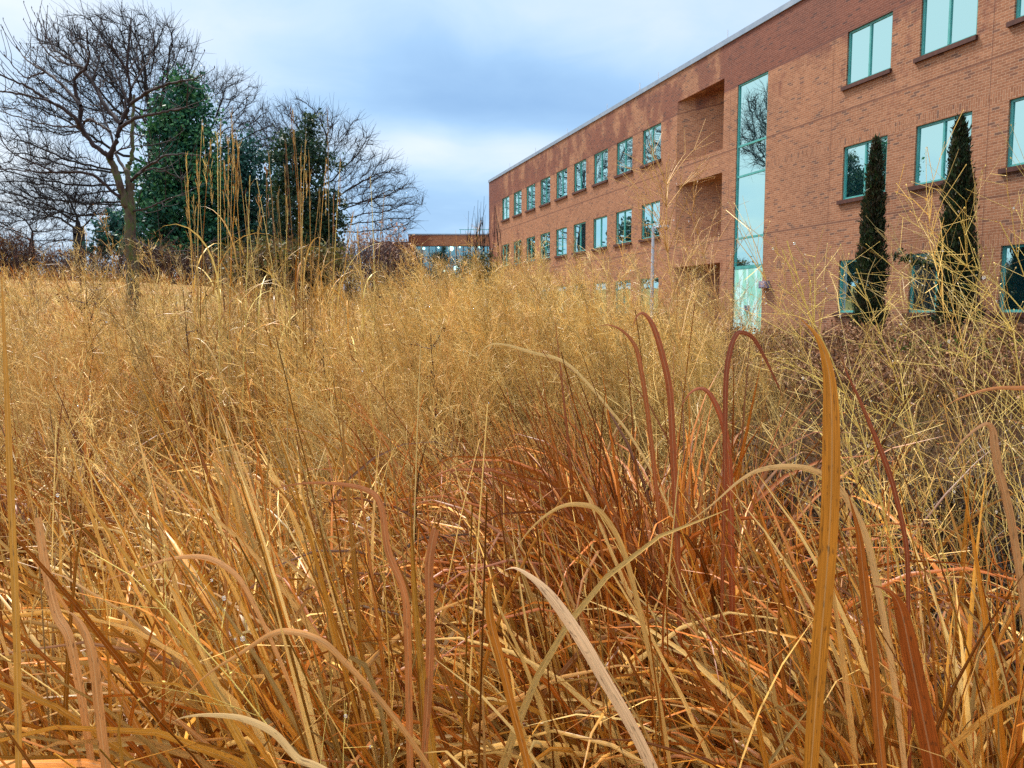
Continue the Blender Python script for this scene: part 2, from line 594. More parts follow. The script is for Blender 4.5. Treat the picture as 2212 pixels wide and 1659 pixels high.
def build_ground():
    xs = np.concatenate([[-900, -400, -180], np.arange(-90, -20, 5.0), np.arange(-20, 20, 1.0), np.arange(20, 91, 5.0), [180, 400, 900]])
    ys = np.concatenate([[-600, -150], np.arange(-30, 0, 5.0), np.arange(0, 30, 1.0), np.arange(30, 161, 5.0), [300, 600, 1400]])
    X, Y = np.meshgrid(xs, ys, indexing='ij')
    Z = gz(X, Y) + np.where((np.abs(X) < 20) & (Y > 0) & (Y < 30), .04 * np.sin(X * 2.1 + Y) * np.cos(Y * 1.7 - X), 0)
    V = np.stack([X, Y, Z], -1).reshape(-1, 3)
    nx, ny = X.shape
    i = np.arange(nx * ny).reshape(nx, ny)
    F = np.stack([i[:-1, :-1], i[1:, :-1], i[1:, 1:], i[:-1, 1:]], -1).reshape(-1, 4)
    me = bpy.data.meshes.new('ground')
    me.from_pydata(V.tolist(), [], F.tolist())
    me.polygons.foreach_set('use_smooth', np.full(len(F), True))
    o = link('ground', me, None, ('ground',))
    tag(o, kind='structure')


build_ground()

# ------------------------------------------------------------------ office building
BZ = .7                                     # floor of the building; local z = world z - BZ
B0 = (-2.11, 72.19)                         # far front corner
BROT = math.atan2(-0.95291, 0.30326)        # local x runs along the facade towards the camera, local y into the building
E2L = EYE - BZ                              # eye-relative height -> local height
BL, BH, BD = 68.0, 12.15 + E2L, 16.0


def bworld(u, y, z):
    c, s = math.cos(BROT), math.sin(BROT)
    return np.array([B0[0] + u * c - y * s, B0[1] + u * s + y * c, BZ + z])


ROWS = [(8.03 + E2L, 9.88 + E2L), (4.05 + E2L, 5.91 + E2L), (0.03 + E2L, 1.90 + E2L)]
LEFTU = [4.12 + 3.29 * k for k in range(9)]
RIGHTU = [46.05 + 3.245 * k for k in range(5)]
WW = 2.06


def build_office():
    root = empty('office_building', (*B0, BZ), 'long three-storey brown brick building with teal windows and a damp-stained parapet', 'building', None, BROT)
    ops = []
    for u in LEFTU + RIGHTU:
        for z0, z1 in ROWS:
            ops.append((u, u + WW, z0, z1, .13))
    tw = (39.36, 41.5, 0.02, 9.88 + E2L)
    ops.append((*tw, .13))
    rec = [(34.15, 38.3, 7.4 + E2L, 10.47 + E2L), (34.15, 38.3, 3.5 + E2L, 6.36 + E2L), (34.15, 38.3, .02, 2.31 + E2L)]
    b = MB()
    allops = [o[:4] for o in ops] + rec
    us = sorted({0.0, BL, *[o[0] for o in allops], *[o[1] for o in allops]})
    sold = [(ROWS[1][1] + .02, ROWS[1][1] + .33), (ROWS[2][1] + .02, ROWS[2][1] + .33)]
    zs = sorted({-1.2, BH - .25, *[round(o[2], 4) for o in allops], *[round(o[3], 4) for o in allops], *[z for s in sold for z in s]})
    for i in range(len(us) - 1):
        for k in range(len(zs) - 1):
            uc, zc = (us[i] + us[i + 1]) / 2, (zs[k] + zs[k + 1]) / 2
            if any(o[0] < uc < o[1] and o[2] < zc < o[3] for o in allops):
                continue
            sw = any(a < zc < c for a, c in sold) and uc > 41.5
            b.quad([(us[i], 0, zs[k]), (us[i + 1], 0, zs[k]), (us[i + 1], 0, zs[k + 1]), (us[i], 0, zs[k + 1])], 0, sw)
    for u0, u1, z0, z1, d in ops:
        b.quad([(u0, 0, z0), (u0, d, z0), (u1, d, z0), (u1, 0, z0)][::-1])
        b.quad([(u0, 0, z1), (u0, d, z1), (u1, d, z1), (u1, 0, z1)])
        b.quad([(u0, 0, z0), (u0, 0, z1), (u0, d, z1), (u0, d, z0)])
        b.quad([(u1, 0, z0), (u1, d, z0), (u1, d, z1), (u1, 0, z1)])
    for u0, u1, z0, z1 in rec:              # wedge-shaped balconies: the inner wall runs back at an angle
        dp = 1.75
        b.quad([(u0, 0, z0), (u1, dp, z0), (u1, dp, z1), (u0, 0, z1)])
        b.quad([(u1, dp, z0), (u1, 0, z0), (u1, 0, z1), (u1, dp, z1)])
        b.quad([(u0, 0, z1), (u1, dp, z1), (u1, 0, z1)])
        b.quad([(u0, 0, z0), (u1, 0, z0), (u1, dp, z0)])
    b.quad([(BL, 0, -1.2), (BL, BD, -1.2), (BL, BD, BH - .25), (BL, 0, BH - .25)])
    b.quad([(BL, BD, -1.2), (0, BD, -1.2), (0, BD, BH - .25), (BL, BD, BH - .25)])
    b.quad([(0, BD, -1.2), (0, 0, -1.2), (0, 0, BH - .25), (0, BD, BH - .25)])
    b.build('wall', ['brick'], root)
    r = MB()
    r.box(.3, BL - .3, .3, BD - .3, BH - .9, BH - .7)
    r.build('roof', ['roofing'], root)
    cp = MB()
    t = .06
    cp.box(-t, BL + t, -t, .3, BH - .25, BH - .02)
    cp.box(-t, BL + t, BD - .3, BD + t, BH - .25, BH - .02)
    cp.box(-t, .3, .3, BD - .3, BH - .25, BH - .02)
    cp.box(BL - .3, BL + t, .3, BD - .3, BH - .25, BH - .02)
    cp.build('coping', ['coping'], root, .02)
    # one window with its pieces, then copies
    first = None
    for u in LEFTU + RIGHTU:
        for ri, (z0, z1) in enumerate(ROWS):
            h = ROWS[0][1] - ROWS[0][0]
            if first is None:
                f = MB()
                w = .075
                f.box(0.0, w, .06, .125, 0, h)
                f.box(WW - w, WW, .06, .125, 0, h)
                f.box(w, WW - w, .062, .125, 0, w)
                f.box(w, WW - w, .062, .125, h - w, h)
                f.box(WW * .5 - .035, WW * .5 + .035, .055, .123, w, h - w)
                wo = f.build('window', ['frame'], root)
                gl = MB()
                gl.quad([(w, .1, w), (WW - w, .1, w), (WW - w, .1, h - w), (w, .1, h - w)])
                gl.build('glass', ['glass'], wo)
                s = MB()
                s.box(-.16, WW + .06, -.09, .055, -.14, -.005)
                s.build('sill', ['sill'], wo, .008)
                first = wo
            else:
                wo = copy_tree(first, root)
            wo.location = (u, 0, z0)
            if abs((z1 - z0) - h) > .001:
                wo.scale = (1, 1, (z1 - z0) / h)
    # tall stair window over the doors
    u0, u1, _, zt = tw
    zd = 2.05 + E2L
    f = MB()
    w = .07
    f.box(u0, u0 + w, .04, .12, zd, zt)
    f.box(u1 - w, u1, .04, .12, zd, zt)
    f.box(u0 + w, u1 - w, .042, .12, zt - w, zt)
    f.box(u0 + w, u1 - w, .042, .12, zd - .12, zd + .02)
    for z in (7.24, 5.94, 3.27):
        f.box(u0 + w, u1 - w, .046, .12, z + E2L - .04, z + E2L + .04)
    so = f.build('stair_window', ['frame'], root)
    gl = MB()
    gl.quad([(u0 + w, .09, zd), (u1 - w, .09, zd), (u1 - w, .09, zt - w), (u0 + w, .09, zt - w)])
    gl.build('glass', ['glass'], so)
    um = (u0 + u1) / 2
    for k, (a, c) in enumerate(((u0 + .03, um - .012), (um + .012, u1 - .03))):
        d = MB()
        d.box(a, c, .05, .105, .03, zd - .125)
        d.box(a + .16, c - .16, .042, .05, .35, 1.0)
        do = d.build('door', ['door'], root, .006)
        hd = MB()
        hx = c - .12 if k == 0 else a + .06
        hd.box(hx, hx + .06, -.02, .05, 1.0, 1.25)
        hd.build('handle', ['wall_light'], do, .01)
    wl = MB()
    wl.box(41.56, 42.02, -.22, -.002, 1.04 + E2L, 1.34 + E2L)
    wl.box(41.60, 41.98, -.25, -.22, 1.08 + E2L, 1.27 + E2L)
    wl.build('wall_light', ['wall_light'], root, .015)
    for u in (6.0, 12.5, 19.0, 25.5, 31.9, 38.3, 44.9):
        rd = MB()
        rd.box(u - .012, u + .012, .1, .124, BH - .02, BH + .42)
        rd.build('lightning_rod', ['lamp_grey'], root)
    an = MB()
    an.box(24.0, 24.04, 3.0, 3.04, BH - .8, BH + 2.3)
    an.box(23.8, 24.24, 3.005, 3.035, BH + 1.5, BH + 1.53)
    an.box(23.88, 24.16, 3.005, 3.035, BH + 1.9, BH + 1.93)
    an.build('antenna', ['lamp_grey'], root)


build_office()


def build_wing():
    Y = 82.0
    x0 = P(883, 600, Y)[0]
    zr = P(883, 505, Y)[2]
    xg = P(897, 600, Y)[0]
    zg1, zg0 = P(900, 531, Y)[2], P(900, 606, Y)[2]
    base = float(gz(x0, Y)) - 1.0
    root = empty('glazed_wing', (x0, Y, base), 'low brick wing with a teal glazed front beyond the far end of the long building', 'building')
    X1 = 24.0
    h, g0, g1 = zr - base, zg0 - base, zg1 - base
    gx = xg - x0
    b = MB()
    b.box(0, gx, 0, 12, 0, h - .14)
    b.box(gx, X1, 0, 12, g1, h - .14)
    b.box(gx, X1, 0, 12, 0, g0)
    b.build('wall', ['brick'], root)
    cp = MB()
    cp.box(-.06, X1, -.06, 12, h - .14, h)
    cp.build('coping', ['coping'], root)
    lw = MB()
    lw.box(-3.6, -.002, .8, 10, 0, h - .75)
    lw.build('side_wall', ['brick'], root)
    bk = MB()
    bk.quad([(gx, 4.5, g0), (X1, 4.5, g0), (X1, 4.5, g1), (gx, 4.5, g1)])
    bk.build('inner_wall', ['void'], root)
    gl = MB()
    gl.quad([(gx, .14, g0), (X1, .14, g0), (X1, .14, g1), (gx, .14, g1)])
    gl.build('glass', ['wing_glass'], root)
    fr = MB()
    n = int((X1 - gx) / .72)
    for k in range(n + 1):
        x = gx + .03 + k * .72
        fr.box(x - .035, x + .035, .02, .13, g0 + .06, g1 - .06)
    fr.box(gx, X1, .03, .128, g1 - .06, g1)
    fr.box(gx, X1, .03, .128, g0, g0 + .06)
    for q in (.36, .68):
        z = g0 + (g1 - g0) * q
        fr.box(gx, X1, .035, .126, z - .03, z + .03)
    fr.build('mullions', ['mull'], root)
    rl = MB()
    rl.box(5.2, 11, 2.0, 2.06, h + .62, h + .68)
    for x in (5.3, 7.3, 9.3):
        rl.box(x, x + .05, 2.0, 2.05, h, h + .62)
    rl.build('roof_railing', ['frame'], root)
    import bmesh
    for px, py, r in ((913, 535, .15), (973, 535, .26), (945, 533, .10), (992, 532, .10), (984, 578, .28), (958, 584, .12), (1036, 532, .15)):
        p = P(px, py, Y - .15)
        bm = bmesh.new()
        bmesh.ops.create_uvsphere(bm, u_segments=14, v_segments=10, radius=r)
        me = bpy.data.meshes.new('globe_lamp')
        bm.to_mesh(me)
        bm.free()
        o = link('globe_lamp', me, root, ('globe',))
        o.location = (p[0] - x0, .9, p[2] - base)


M['mull'] = noisy('dark_mullion', (.015, .05, .075), (.03, .08, .11), 3, .5)
M['globe'], _N, _b, _o = principled('lit_globe', (.9, .9, .85), .4)
_b.inputs['Emission Color'].default_value = (.9, 1.0, .9, 1)
_b.inputs['Emission Strength'].default_value = 1.6


def mat_wing_glass():
    m, N, b, o = principled('clear_blue_glass', (.1, .3, .3), .1)
    tr = N.n('ShaderNodeBsdfTransparent', i_Color=(.55, .9, .9, 1))
    g = N.n('ShaderNodeBsdfGlossy', i_Color=(.55, .95, .97, 1), i_Roughness=.02)
    mx = N.n('ShaderNodeMixShader', i_0=.42, i_1=tr.outputs[0], i_2=g.outputs[0])
    N.link(mx.outputs[0], o.inputs[0])
    return m


M['wing_glass'] = mat_wing_glass()
build_wing()


def build_lamp():
    Y = 32.0
    top = P(1411, 489, Y)
    z0 = float(gz(top[0], Y))
    root = empty('street_lamp', (top[0], Y, z0), 'slim pale grey lamp post with a flat head, standing before the brick wall', 'street lamp')
    H = top[2] - z0
    g = GM()
    zz = np.linspace(-.2, H, 8)
    rr = np.linspace(.085, .055, 8)
    tube(g, np.stack([0 * zz, 0 * zz, zz], -1)[None], rr[None], np.array([[.5, .5, .55]]), 10)
    g.build('pole', ['lamp_grey'], root)
    a = GM()
    tube(a, np.array([[[0, 0, H - .12], [.12, 0, H - .04], [.22, 0, H - .02]]]), np.full((1, 3), .035), np.array([[.5, .5, .55]]), 8)
    a.build('arm', ['lamp_grey'], root)
    h = MB()
    h.box(.2, .62, -.11, .11, H - .05, H + .03)
    h.box(.24, .58, -.09, .09, H + .03, H + .055)
    h.build('lamp_head', ['lamp_grey'], root, .02)
    bs = MB()
    bs.box(-.14, .14, -.14, .14, -.1, .12)
    bs.build('base', ['lamp_grey'], root, .02)


build_lamp()

# ------------------------------------------------------------------ bare trees (space colonisation)
def ell_points(blobs, n, dist, shell=.45):
    """attraction points in ellipsoids given as photo (x, y, rx, ry) at a distance"""
    s = dist / FPX
    vol = np.array([b[2] * b[3] * b[2] for b in blobs], float)
    cnt = (vol / vol.sum() * n).astype(int) + 1
    out = []
    for (x, y, rx, ry), c in zip(blobs, cnt):
        d = norm(rng.normal(size=(c, 3)))
        r = rng.random(c) ** shell
        p = d * r[:, None] * np.array([rx * s, rx * s * .9, ry * s])
        out.append(P(x, y, dist) + p)
    return np.concatenate(out)


def grow(att, path, step, di, dk, iters=90, up=.12, jit=.12):
    """nodes, parents of a tree grown from the trunk polyline 'path' into the attraction points"""
    path = np.asarray(path, float)
    nodes, par = [path[0]], [-1]
    for a, b in zip(path[:-1], path[1:]):
        n = max(1, int(np.linalg.norm(b - a) / step))
        for k in range(1, n + 1):
            nodes.append(a + (b - a) * k / n)
            par.append(len(nodes) - 2)
    nodes = np.array(nodes)
    par = list(par)
    best = np.full(len(att), 1e9)
    bi = np.zeros(len(att), int)
    alive = np.ones(len(att), bool)

    def upd(new, start):
        nonlocal best, bi
        d = np.linalg.norm(att[:, None] - new[None], axis=-1)
        k = d.argmin(1)
        dm = d[np.arange(len(att)), k]
        m = dm < best
        best = np.where(m, dm, best)
        bi = np.where(m, k + start, bi)

    upd(nodes, 0)
    for it in range(iters):
        act = alive & (best < di)
        if not act.any():
            act = alive
            if not act.any():
                break
        ids = bi[act]
        dv = norm(att[act] - nodes[ids])
        acc = np.zeros((len(nodes), 3))
        np.add.at(acc, ids, dv)
        u = np.unique(ids)
        dr = norm(acc[u]) + rng.normal(size=(len(u), 3)) * jit
        dr[:, 2] += up
        new = nodes[u] + norm(dr) * step
        st = len(nodes)
        nodes = np.concatenate([nodes, new])
        par += list(u)
        upd(new, st)
        alive &= best > dk
        if len(nodes) > 16000:
            break
    return nodes, np.array(par)


def radii(par, tip, p=2.35, rmax=None):
    n = len(par)
    acc = np.zeros(n)
    kids = np.zeros(n, int)
    for i in range(n - 1, 0, -1):
        if kids[i] == 0:
            acc[i] = tip ** p
        acc[par[i]] += acc[i]
        kids[par[i]] += 1
    r = acc ** (1 / p)
    r[0] = max(r[0], r.max())
    if rmax:
        big = r > rmax * .25
        r[big] = r[big] * (1 + (rmax / r.max() - 1) * ((r[big] - rmax * .25) / max(r.max() - rmax * .25, 1e-6)))
    return r, kids


def skeleton_mesh(g, nodes, par, r, mask, col, S=5):
    """tapered limbs along every edge of the skeleton chosen by mask"""
    i = np.nonzero(mask & (par >= 0))[0]
    if not len(i):
        return
    p = par[i]
    r0 = np.minimum(r[p], r[i] * 1.35)
    Pts = np.stack([nodes[p], nodes[i]], 1)
    d = norm(Pts[:, 1] - Pts[:, 0])
    Pts[:, 0] -= d * r0[:, None] * .25
    Pts[:, 1] += d * r[i][:, None] * .25
    tube(g, Pts, np.stack([r0, r[i]], 1), np.repeat(np.array([col], float), len(i), 0), S)


def twigs(g, nodes, par, r, rlim, n_per, ln, w, col, up=.25):
    i = np.nonzero((r < rlim) & (par >= 0))[0]
    i = np.repeat(i, n_per)
    d = norm(nodes[i] - nodes[par[i]])
    v = norm(d + rng.normal(size=(len(i), 3)) * .55 + np.array([0, 0, up]))
    L = ln * (.5 + rng.random(len(i)))
    t = rng.random(len(i))[:, None]
    b = nodes[par[i]] * (1 - t) + nodes[i] * t
    bend = norm(v + rng.normal(size=v.shape) * .3 + np.array([0, 0, .18]))
    pts = np.stack([b, b + v * L[:, None] * .5, b + v * L[:, None] * .5 + bend * L[:, None] * .5], 1)
    W = np.repeat(np.array([[w, w * .8, w * .35]]), len(i), 0)
    tube(g, pts, W, np.repeat(np.array([col], float), len(i), 0), 3)


def bare_tree(name, label, dist, trunk, blobs, n, step, rmax, tip=.011, group=None, up=.1, twig=(3, .8, .006), cat='tree', trunk_r=.07, shell=.45, mats=('bark', 'twig')):
    tr = [P(x, y, dist + dd) for x, y, dd in trunk]
    z0 = float(gz(tr[0][0], tr[0][1]))
    tr[0][2] = z0 - .2
    base = np.array([tr[0][0], tr[0][1], z0])
    att = ell_points(blobs, n, dist, shell)
    nodes, par = grow(att, tr, step, step * 9, step * 1.7, up=up)
    r, kids = radii(par, tip, rmax=rmax)
    root = empty(name, base, label, cat, group)
    g = GM()
    skeleton_mesh(g, nodes, par, r, r >= trunk_r, (.5, .5, .5), 7)
    if g.V:
        g.build('trunk', [mats[0]], root, base)
    g = GM()
    skeleton_mesh(g, nodes, par, r, r < trunk_r, (.5, .5, .5), 4)
    twigs(g, nodes, par, r, tip * 2.4, twig[0], twig[1], twig[2], (.5, .5, .5))
    g.build('crown', [mats[1]], root, base)
    return root


bare_tree('bare_oak', 'huge bare oak with a wide rounded crown, tallest tree on the left', 60.0,
          [(350, 575, 0), (346, 490, 0), (338, 400, 0), (330, 310, 0)],
          [(250, 165, 170, 130), (120, 260, 110, 95), (370, 165, 78, 110), (300, 110, 120, 80), (110, 370, 120, 75), (150, 440, 110, 50)], 4200, .50, .8,
          tip=.026, up=.05, twig=(5, 1.35, .016))
bare_tree('bare_oak', 'bare tree whose limbs fan out right of the tall evergreen', 74.0,
          [(440, 580, 0), (435, 470, 0), (425, 340, 0)],
          [(500, 235, 75, 80), (560, 300, 60, 60), (450, 200, 45, 55)], 2000, .50, .5, tip=.022, up=.08, twig=(5, 1.2, .015))
bare_tree('bare_oak', 'broad bare oak with drooping limbs reaching right towards the glazed wing', 79.0,
          [(700, 590, 0), (695, 500, 0), (688, 420, 0)],
          [(640, 300, 90, 90), (740, 330, 80, 80), (800, 400, 90, 75), (850, 440, 70, 80), (570, 290, 50, 60), (850, 480, 60, 40)], 3600, .55, .7, tip=.024, up=.03, twig=(5, 1.3, .0155))
bare_tree('bare_tree', 'low bare tree with a forked trunk at the far left edge of the lawn', 58.0,
          [(172, 580, 0), (171, 520, 0), (168, 480, 0)],
          [(110, 430, 110, 60), (200, 430, 70, 70), (20, 440, 60, 70)], 2000, .45, .4, tip=.02, up=.1, twig=(5, 1.0, .013))
bare_tree('bare_tree', 'dark bare thicket tree at the left edge behind the bramble', 44.0,
          [(68, 590, 0), (68, 540, 0), (70, 500, 0)],
          [(60, 500, 85, 60), (-30, 490, 60, 70), (150, 520, 60, 40)], 1500, .36, .2, tip=.014, up=.12, twig=(5, .8, .009))


# ------------------------------------------------------------------ near bare tree, limbs traced one by one
def near_tree():
    D0 = 19.0
    S = .397
    RS = 1.2
    br = {
        'trunk': ([(716, 1480), (715, 1330), (712, 1170), (708, 1080), (706, 1000)], (0, 0), .125, .085),
        'l': ([(708, 1140), (690, 1120), (660, 1030), (615, 890), (592, 850)], (0, -.3), .085, .06),
        'r': ([(706, 1005), (690, 940), (690, 910), (718, 870), (722, 760), (722, 640), (735, 520)], (0, .5), .06, .025),
        'a': ([(592, 850), (560, 830), (490, 770), (430, 680), (440, 570), (405, 490), (405, 420), (460, 380), (490, 310), (480, 240), (470, 170)], (-.3, -1.2), .055, .012),
        'b': ([(430, 690), (425, 650), (330, 580), (270, 550), (180, 490), (120, 460), (75, 440), (0, 405), (-60, 380)], (-.7, -1.8), .042, .010),
        'b2': ([(270, 550), (150, 520), (60, 500), (0, 502), (-60, 500)], (-1.2, -1.2), .026, .008),
        'c': ([(592, 860), (630, 780), (660, 670), (710, 570), (715, 480), (690, 380), (700, 250), (712, 110)], (-.3, -1.0), .058, .010),
        'c2': ([(658, 675), (560, 570), (500, 430), (400, 330), (300, 280), (250, 200), (242, 120)], (-.6, .8), .044, .010),
        'c3': ([(655, 690), (720, 650), (830, 620), (900, 608), (1000, 590), (1030, 570)], (-.6, -2), .036, .009),
        'c4': ([(712, 565), (800, 500), (900, 460), (1000, 440), (1060, 430), (1095, 400)], (-.8, -2.2), .032, .008),
        'd': ([(470, 375), (430, 360), (340, 345), (270, 300), (210, 220), (188, 130)], (-.9, -.2), .026, .009),
        'e': ([(440, 575), (330, 450), (240, 390), (140, 325), (90, 255)], (-.9, .6), .034, .009),
        'e2': ([(240, 395), (200, 405), (140, 430), (90, 380), (20, 295)], (0, .3), .020, .008),
        'f': ([(600, 715), (560, 690), (480, 640), (440, 690), (380, 690), (310, 690), (170, 660), (0, 605), (-40, 590)], (.2, 1.2), .032, .009),
        'g': ([(704, 1100), (640, 1070), (560, 990), (500, 945), (400, 935), (290, 940), (150, 930), (0, 920), (-40, 925)], (0, -1.5), .040, .010),
        'g2': ([(290, 938), (200, 890), (90, 850), (20, 790), (0, 730)], (-1, -1.6), .020, .007),
        'h': ([(712, 985), (780, 920), (850, 880), (900, 840), (1000, 840), (1130, 850)], (0, -1.6), .034, .009),
        'h2': ([(750, 950), (830, 910), (900, 930), (960, 960), (995, 980)], (-.4, 1), .022, .008),
        'i': ([(712, 1150), (770, 1145), (830, 1120), (930, 1075), (1010, 1060)], (0, -1), .022, .008),
        'j': ([(714, 1290), (760, 1320), (820, 1350), (920, 1375), (1050, 1360), (1165, 1305)], (0, -2.2), .026, .009),
        'k': ([(715, 480), (780, 370), (815, 310), (835, 205)], (-.8, .2), .020, .008),
        'k2': ([(692, 385), (740, 330), (752, 235)], (-.9, -.6), .014, .007),
        'k3': ([(690, 380), (640, 300), (600, 240), (625, 200)], (-.9, -1.2), .016, .007),
        'm': ([(505, 435), (540, 330), (520, 250), (548, 128)], (.2, .7), .018, .008),
        'n': ([(488, 315), (440, 230), (395, 240), (390, 170)], (-1.0, -.4), .016, .007),
        'o': ([(300, 282), (262, 265), (245, 200), (222, 150)], (.5, 1), .014, .007),
        'p': ([(690, 930), (650, 880), (622, 820), (600, 720), (560, 640), (540, 500), (550, 420)], (.2, 1.6), .034, .012),
        'q': ([(665, 660), (690, 540), (640, 430), (600, 300), (560, 240)], (-.6, .5), .028, .010),
        's': ([(600, 850), (640, 820), (700, 800), (830, 790), (960, 760)], (-.3, .9), .02, .008),
    }
    b3 = P(716 * S, 1480 * S, D0)
    z0 = float(gz(b3[0], b3[1]))
    base = np.array([b3[0], b3[1], z0])
    root = empty('bare_tree', base, 'nearer bare tree with purple-black zigzag limbs and a mossy pale trunk on the left', 'tree')
    trunk, crown = GM(), GM()
    tips = []
    for key, (pts, (d0, d1), r0, r1) in br.items():
        n = len(pts)
        q = []
        for k, (x, y) in enumerate(pts):
            t = k / (n - 1)
            q.append(P(x * S, y * S, D0 + d0 + (d1 - d0) * t))
        q = np.array(q)
        if key == 'trunk':
            q[0, 2] = z0 - .2
        # resample with slight kinks
        m = max(8, n * 4)
        tt = np.linspace(0, n - 1, m)
        i = np.minimum(tt.astype(int), n - 2)
        f = (tt - i)[:, None]
        qq = q[i] * (1 - f) + q[i + 1] * f
        for _ in range(2):
            qq[1:-1] = qq[1:-1] * .5 + (qq[:-2] + qq[2:]) * .25
        j = rng.normal(size=qq.shape) * min(.012, r1)
        j[0] = 0
        qq += j
        rr = np.linspace(r0, r1, m) * RS
        if key in ('trunk', 'l', 'r'):
            tube(trunk, qq[None], rr[None] * (1 + .06 * rng.normal(size=(1, m))), np.array([[.5, .5, .5]]), 9)
        else:
            tube(crown, qq[None], rr[None] * (1 + .10 * rng.normal(size=(1, m))), np.array([[.5, .5, .5]]), 6)
            L = np.linalg.norm(np.diff(qq, axis=0), axis=1).sum()
            for _ in range(int(L * 5.0)):
                k = rng.integers(int(m * .2), m - 1)
                dv = qq[k + 1] - qq[k - 1]
                dv /= np.linalg.norm(dv)
                side = rng.normal(size=3) * .75
                v = dv * .8 + side + np.array([0, 0, .35])
                v /= np.linalg.norm(v)
                ln = .22 + rng.random() * .65
                w = dv * .3 + np.array([0, 0, .6]) + v * .5 + rng.normal(size=3) * .2
                w /= np.linalg.norm(w)
                p0 = qq[k]
                tw = np.array([p0, p0 + v * ln * .35, p0 + v * ln * .55 + w * ln * .2, p0 + v * ln * .7 + w * ln * .45])
                tube(crown, tw[None], np.array([[.010, .008, .0065, .006]]), np.array([[.5, .5, .5]]), 4)
                tips.append(tw[-1])
            tips.append(qq[-1])
    tips = np.array(tips)
    # swollen winter buds at the tips
    k = len(tips)
    bud = np.stack([tips, tips + np.array([0, 0, .03]) + rng.normal(size=(k, 3)) * .01, tips + np.array([0, 0, .06])], 1)
    tube(crown, bud, np.repeat(np.array([[.006, .013, .003]]), k, 0), np.repeat(np.array([[.5, .5, .5]]), k, 0), 4)
    trunk.build('trunk', ['moss_bark'], root, base)
    crown.build('crown', ['near_bark'], root, base)


def mat_moss():
    m, N, b, o = principled('mossy_bark', rough=.9, spec=.2)
    tc = N.n('ShaderNodeTexCoord')
    mp = N.n('ShaderNodeMapping', i_0=tc.outputs['Object'])
    mp.inputs['Scale'].default_value = (3, 3, 1)
    n = N.n('ShaderNodeTexNoise', i_Vector=mp.outputs[0], i_Scale=4.0, i_Detail=5.0)
    c = N.ramp(n.outputs[0], [(.32, (.045, .028, .024)), (.5, (.08, .065, .045)), (.62, (.05, .08, .02)), (.8, (.14, .13, .09))])
    N.link(c, b.inputs['Base Color'])
    bp = N.n('ShaderNodeBump', i_Height=n.outputs[0], i_Strength=.5, i_Distance=.03)
    N.link(bp.outputs[0], b.inputs['Normal'])
    return m


M['moss_bark'] = mat_moss()
near_tree()


# ------------------------------------------------------------------ evergreens and shrubs
def leaf_cloud(g, centers, rad, n, size, cols, droop=.0, aspect=1.0):
    """n leaf-sized quads around every clump centre"""
    k = len(centers)
    c = np.repeat(centers, n, 0)
    p = c + rng.normal(size=c.shape) * (np.repeat(rad, n)[:, None] * np.array([.5, .5, .42]))
    d = norm(rng.normal(size=c.shape) + np.array([0, 0, -droop]))
    e = norm(np.cross(d, rng.normal(size=c.shape)))
    s = size * (.55 + .9 * rng.random(len(c)))[:, None]
    q = np.stack([p - d * s * .5 * aspect, p + e * s * .32, p + d * s * .5 * aspect, p - e * s * .32], 1)
    ci = np.repeat(rng.integers(0, len(cols), k), n)
    mixc = np.array(cols)[np.where(rng.random(len(c)) < .7, ci, rng.integers(0, len(cols), len(c)))]
    mixc = mixc * (.75 + .5 * rng.random((len(c), 1)))
    g.add(q, np.arange(len(c) * 4).reshape(-1, 4), np.repeat(mixc[:, None], 4, 1))


def blob_clumps(blobs, dist, per, crad, jit=1.0, deep=.9):
    out = []
    s = dist / FPX
    for x, y, rx, ry in blobs:
        k = max(3, int(per * rx * ry / 1000))
        d = norm(rng.normal(size=(k, 3)))
        r = .35 + .72 * rng.random(k) ** .6
        out.append(P(x, y, dist) + d * r[:, None] * np.array([rx * s, rx * s * deep, ry * s]))
    c = np.concatenate(out)
    return c, crad * (.5 + rng.random(len(c)))


def evergreen(name, label, dist, blobs, per, crad, n, size, cols, trunk, cat='tree', group=None, droop=.4, aspect=1.0, tr=.16, stems=1):
    x0, y0 = trunk
    b = P(x0, y0, dist)
    z0 = float(gz(b[0], b[1]))
    base = np.array([b[0], b[1], z0])
    root = empty(name, base, label, cat, group)
    c, rad = blob_clumps(blobs, dist, per, crad)
    c[:, 2] = np.maximum(c[:, 2], z0 + .15)
    g = GM()
    leaf_cloud(g, c, rad, n, size, cols, droop, aspect)
    top = c[c[:, 2].argmax()]
    t = GM()
    hz = np.linspace(0, 1, 7)
    axis = base + (np.array([top[0], top[1], top[2] - .3]) - base) * hz[:, None]
    axis[0, 2] -= .2
    tube(t, axis[None], (tr * (1 - hz * .85))[None], np.array([[.5, .5, .5]]), 7)
    # limbs run out to a share of the clumps
    m = rng.random(len(c)) < .30
    cc = c[m]
    hgt = np.clip((cc[:, 2] - base[2]) / max(top[2] - base[2], .1) - .12, .05, .93)
    st = base + (top - base) * hgt[:, None]
    mid = (st + cc) / 2 + np.array([0, 0, .1])
    tube(t, np.stack([st, mid, cc], 1), np.repeat(np.array([[tr * .3, tr * .2, tr * .08]]), len(cc), 0), np.repeat(np.array([[.5, .5, .5]]), len(cc), 0), 4)
    t.build('trunk', ['bark'], root, base)
    g.build('crown', ['leafy'], root, base, smooth=False)
    return root


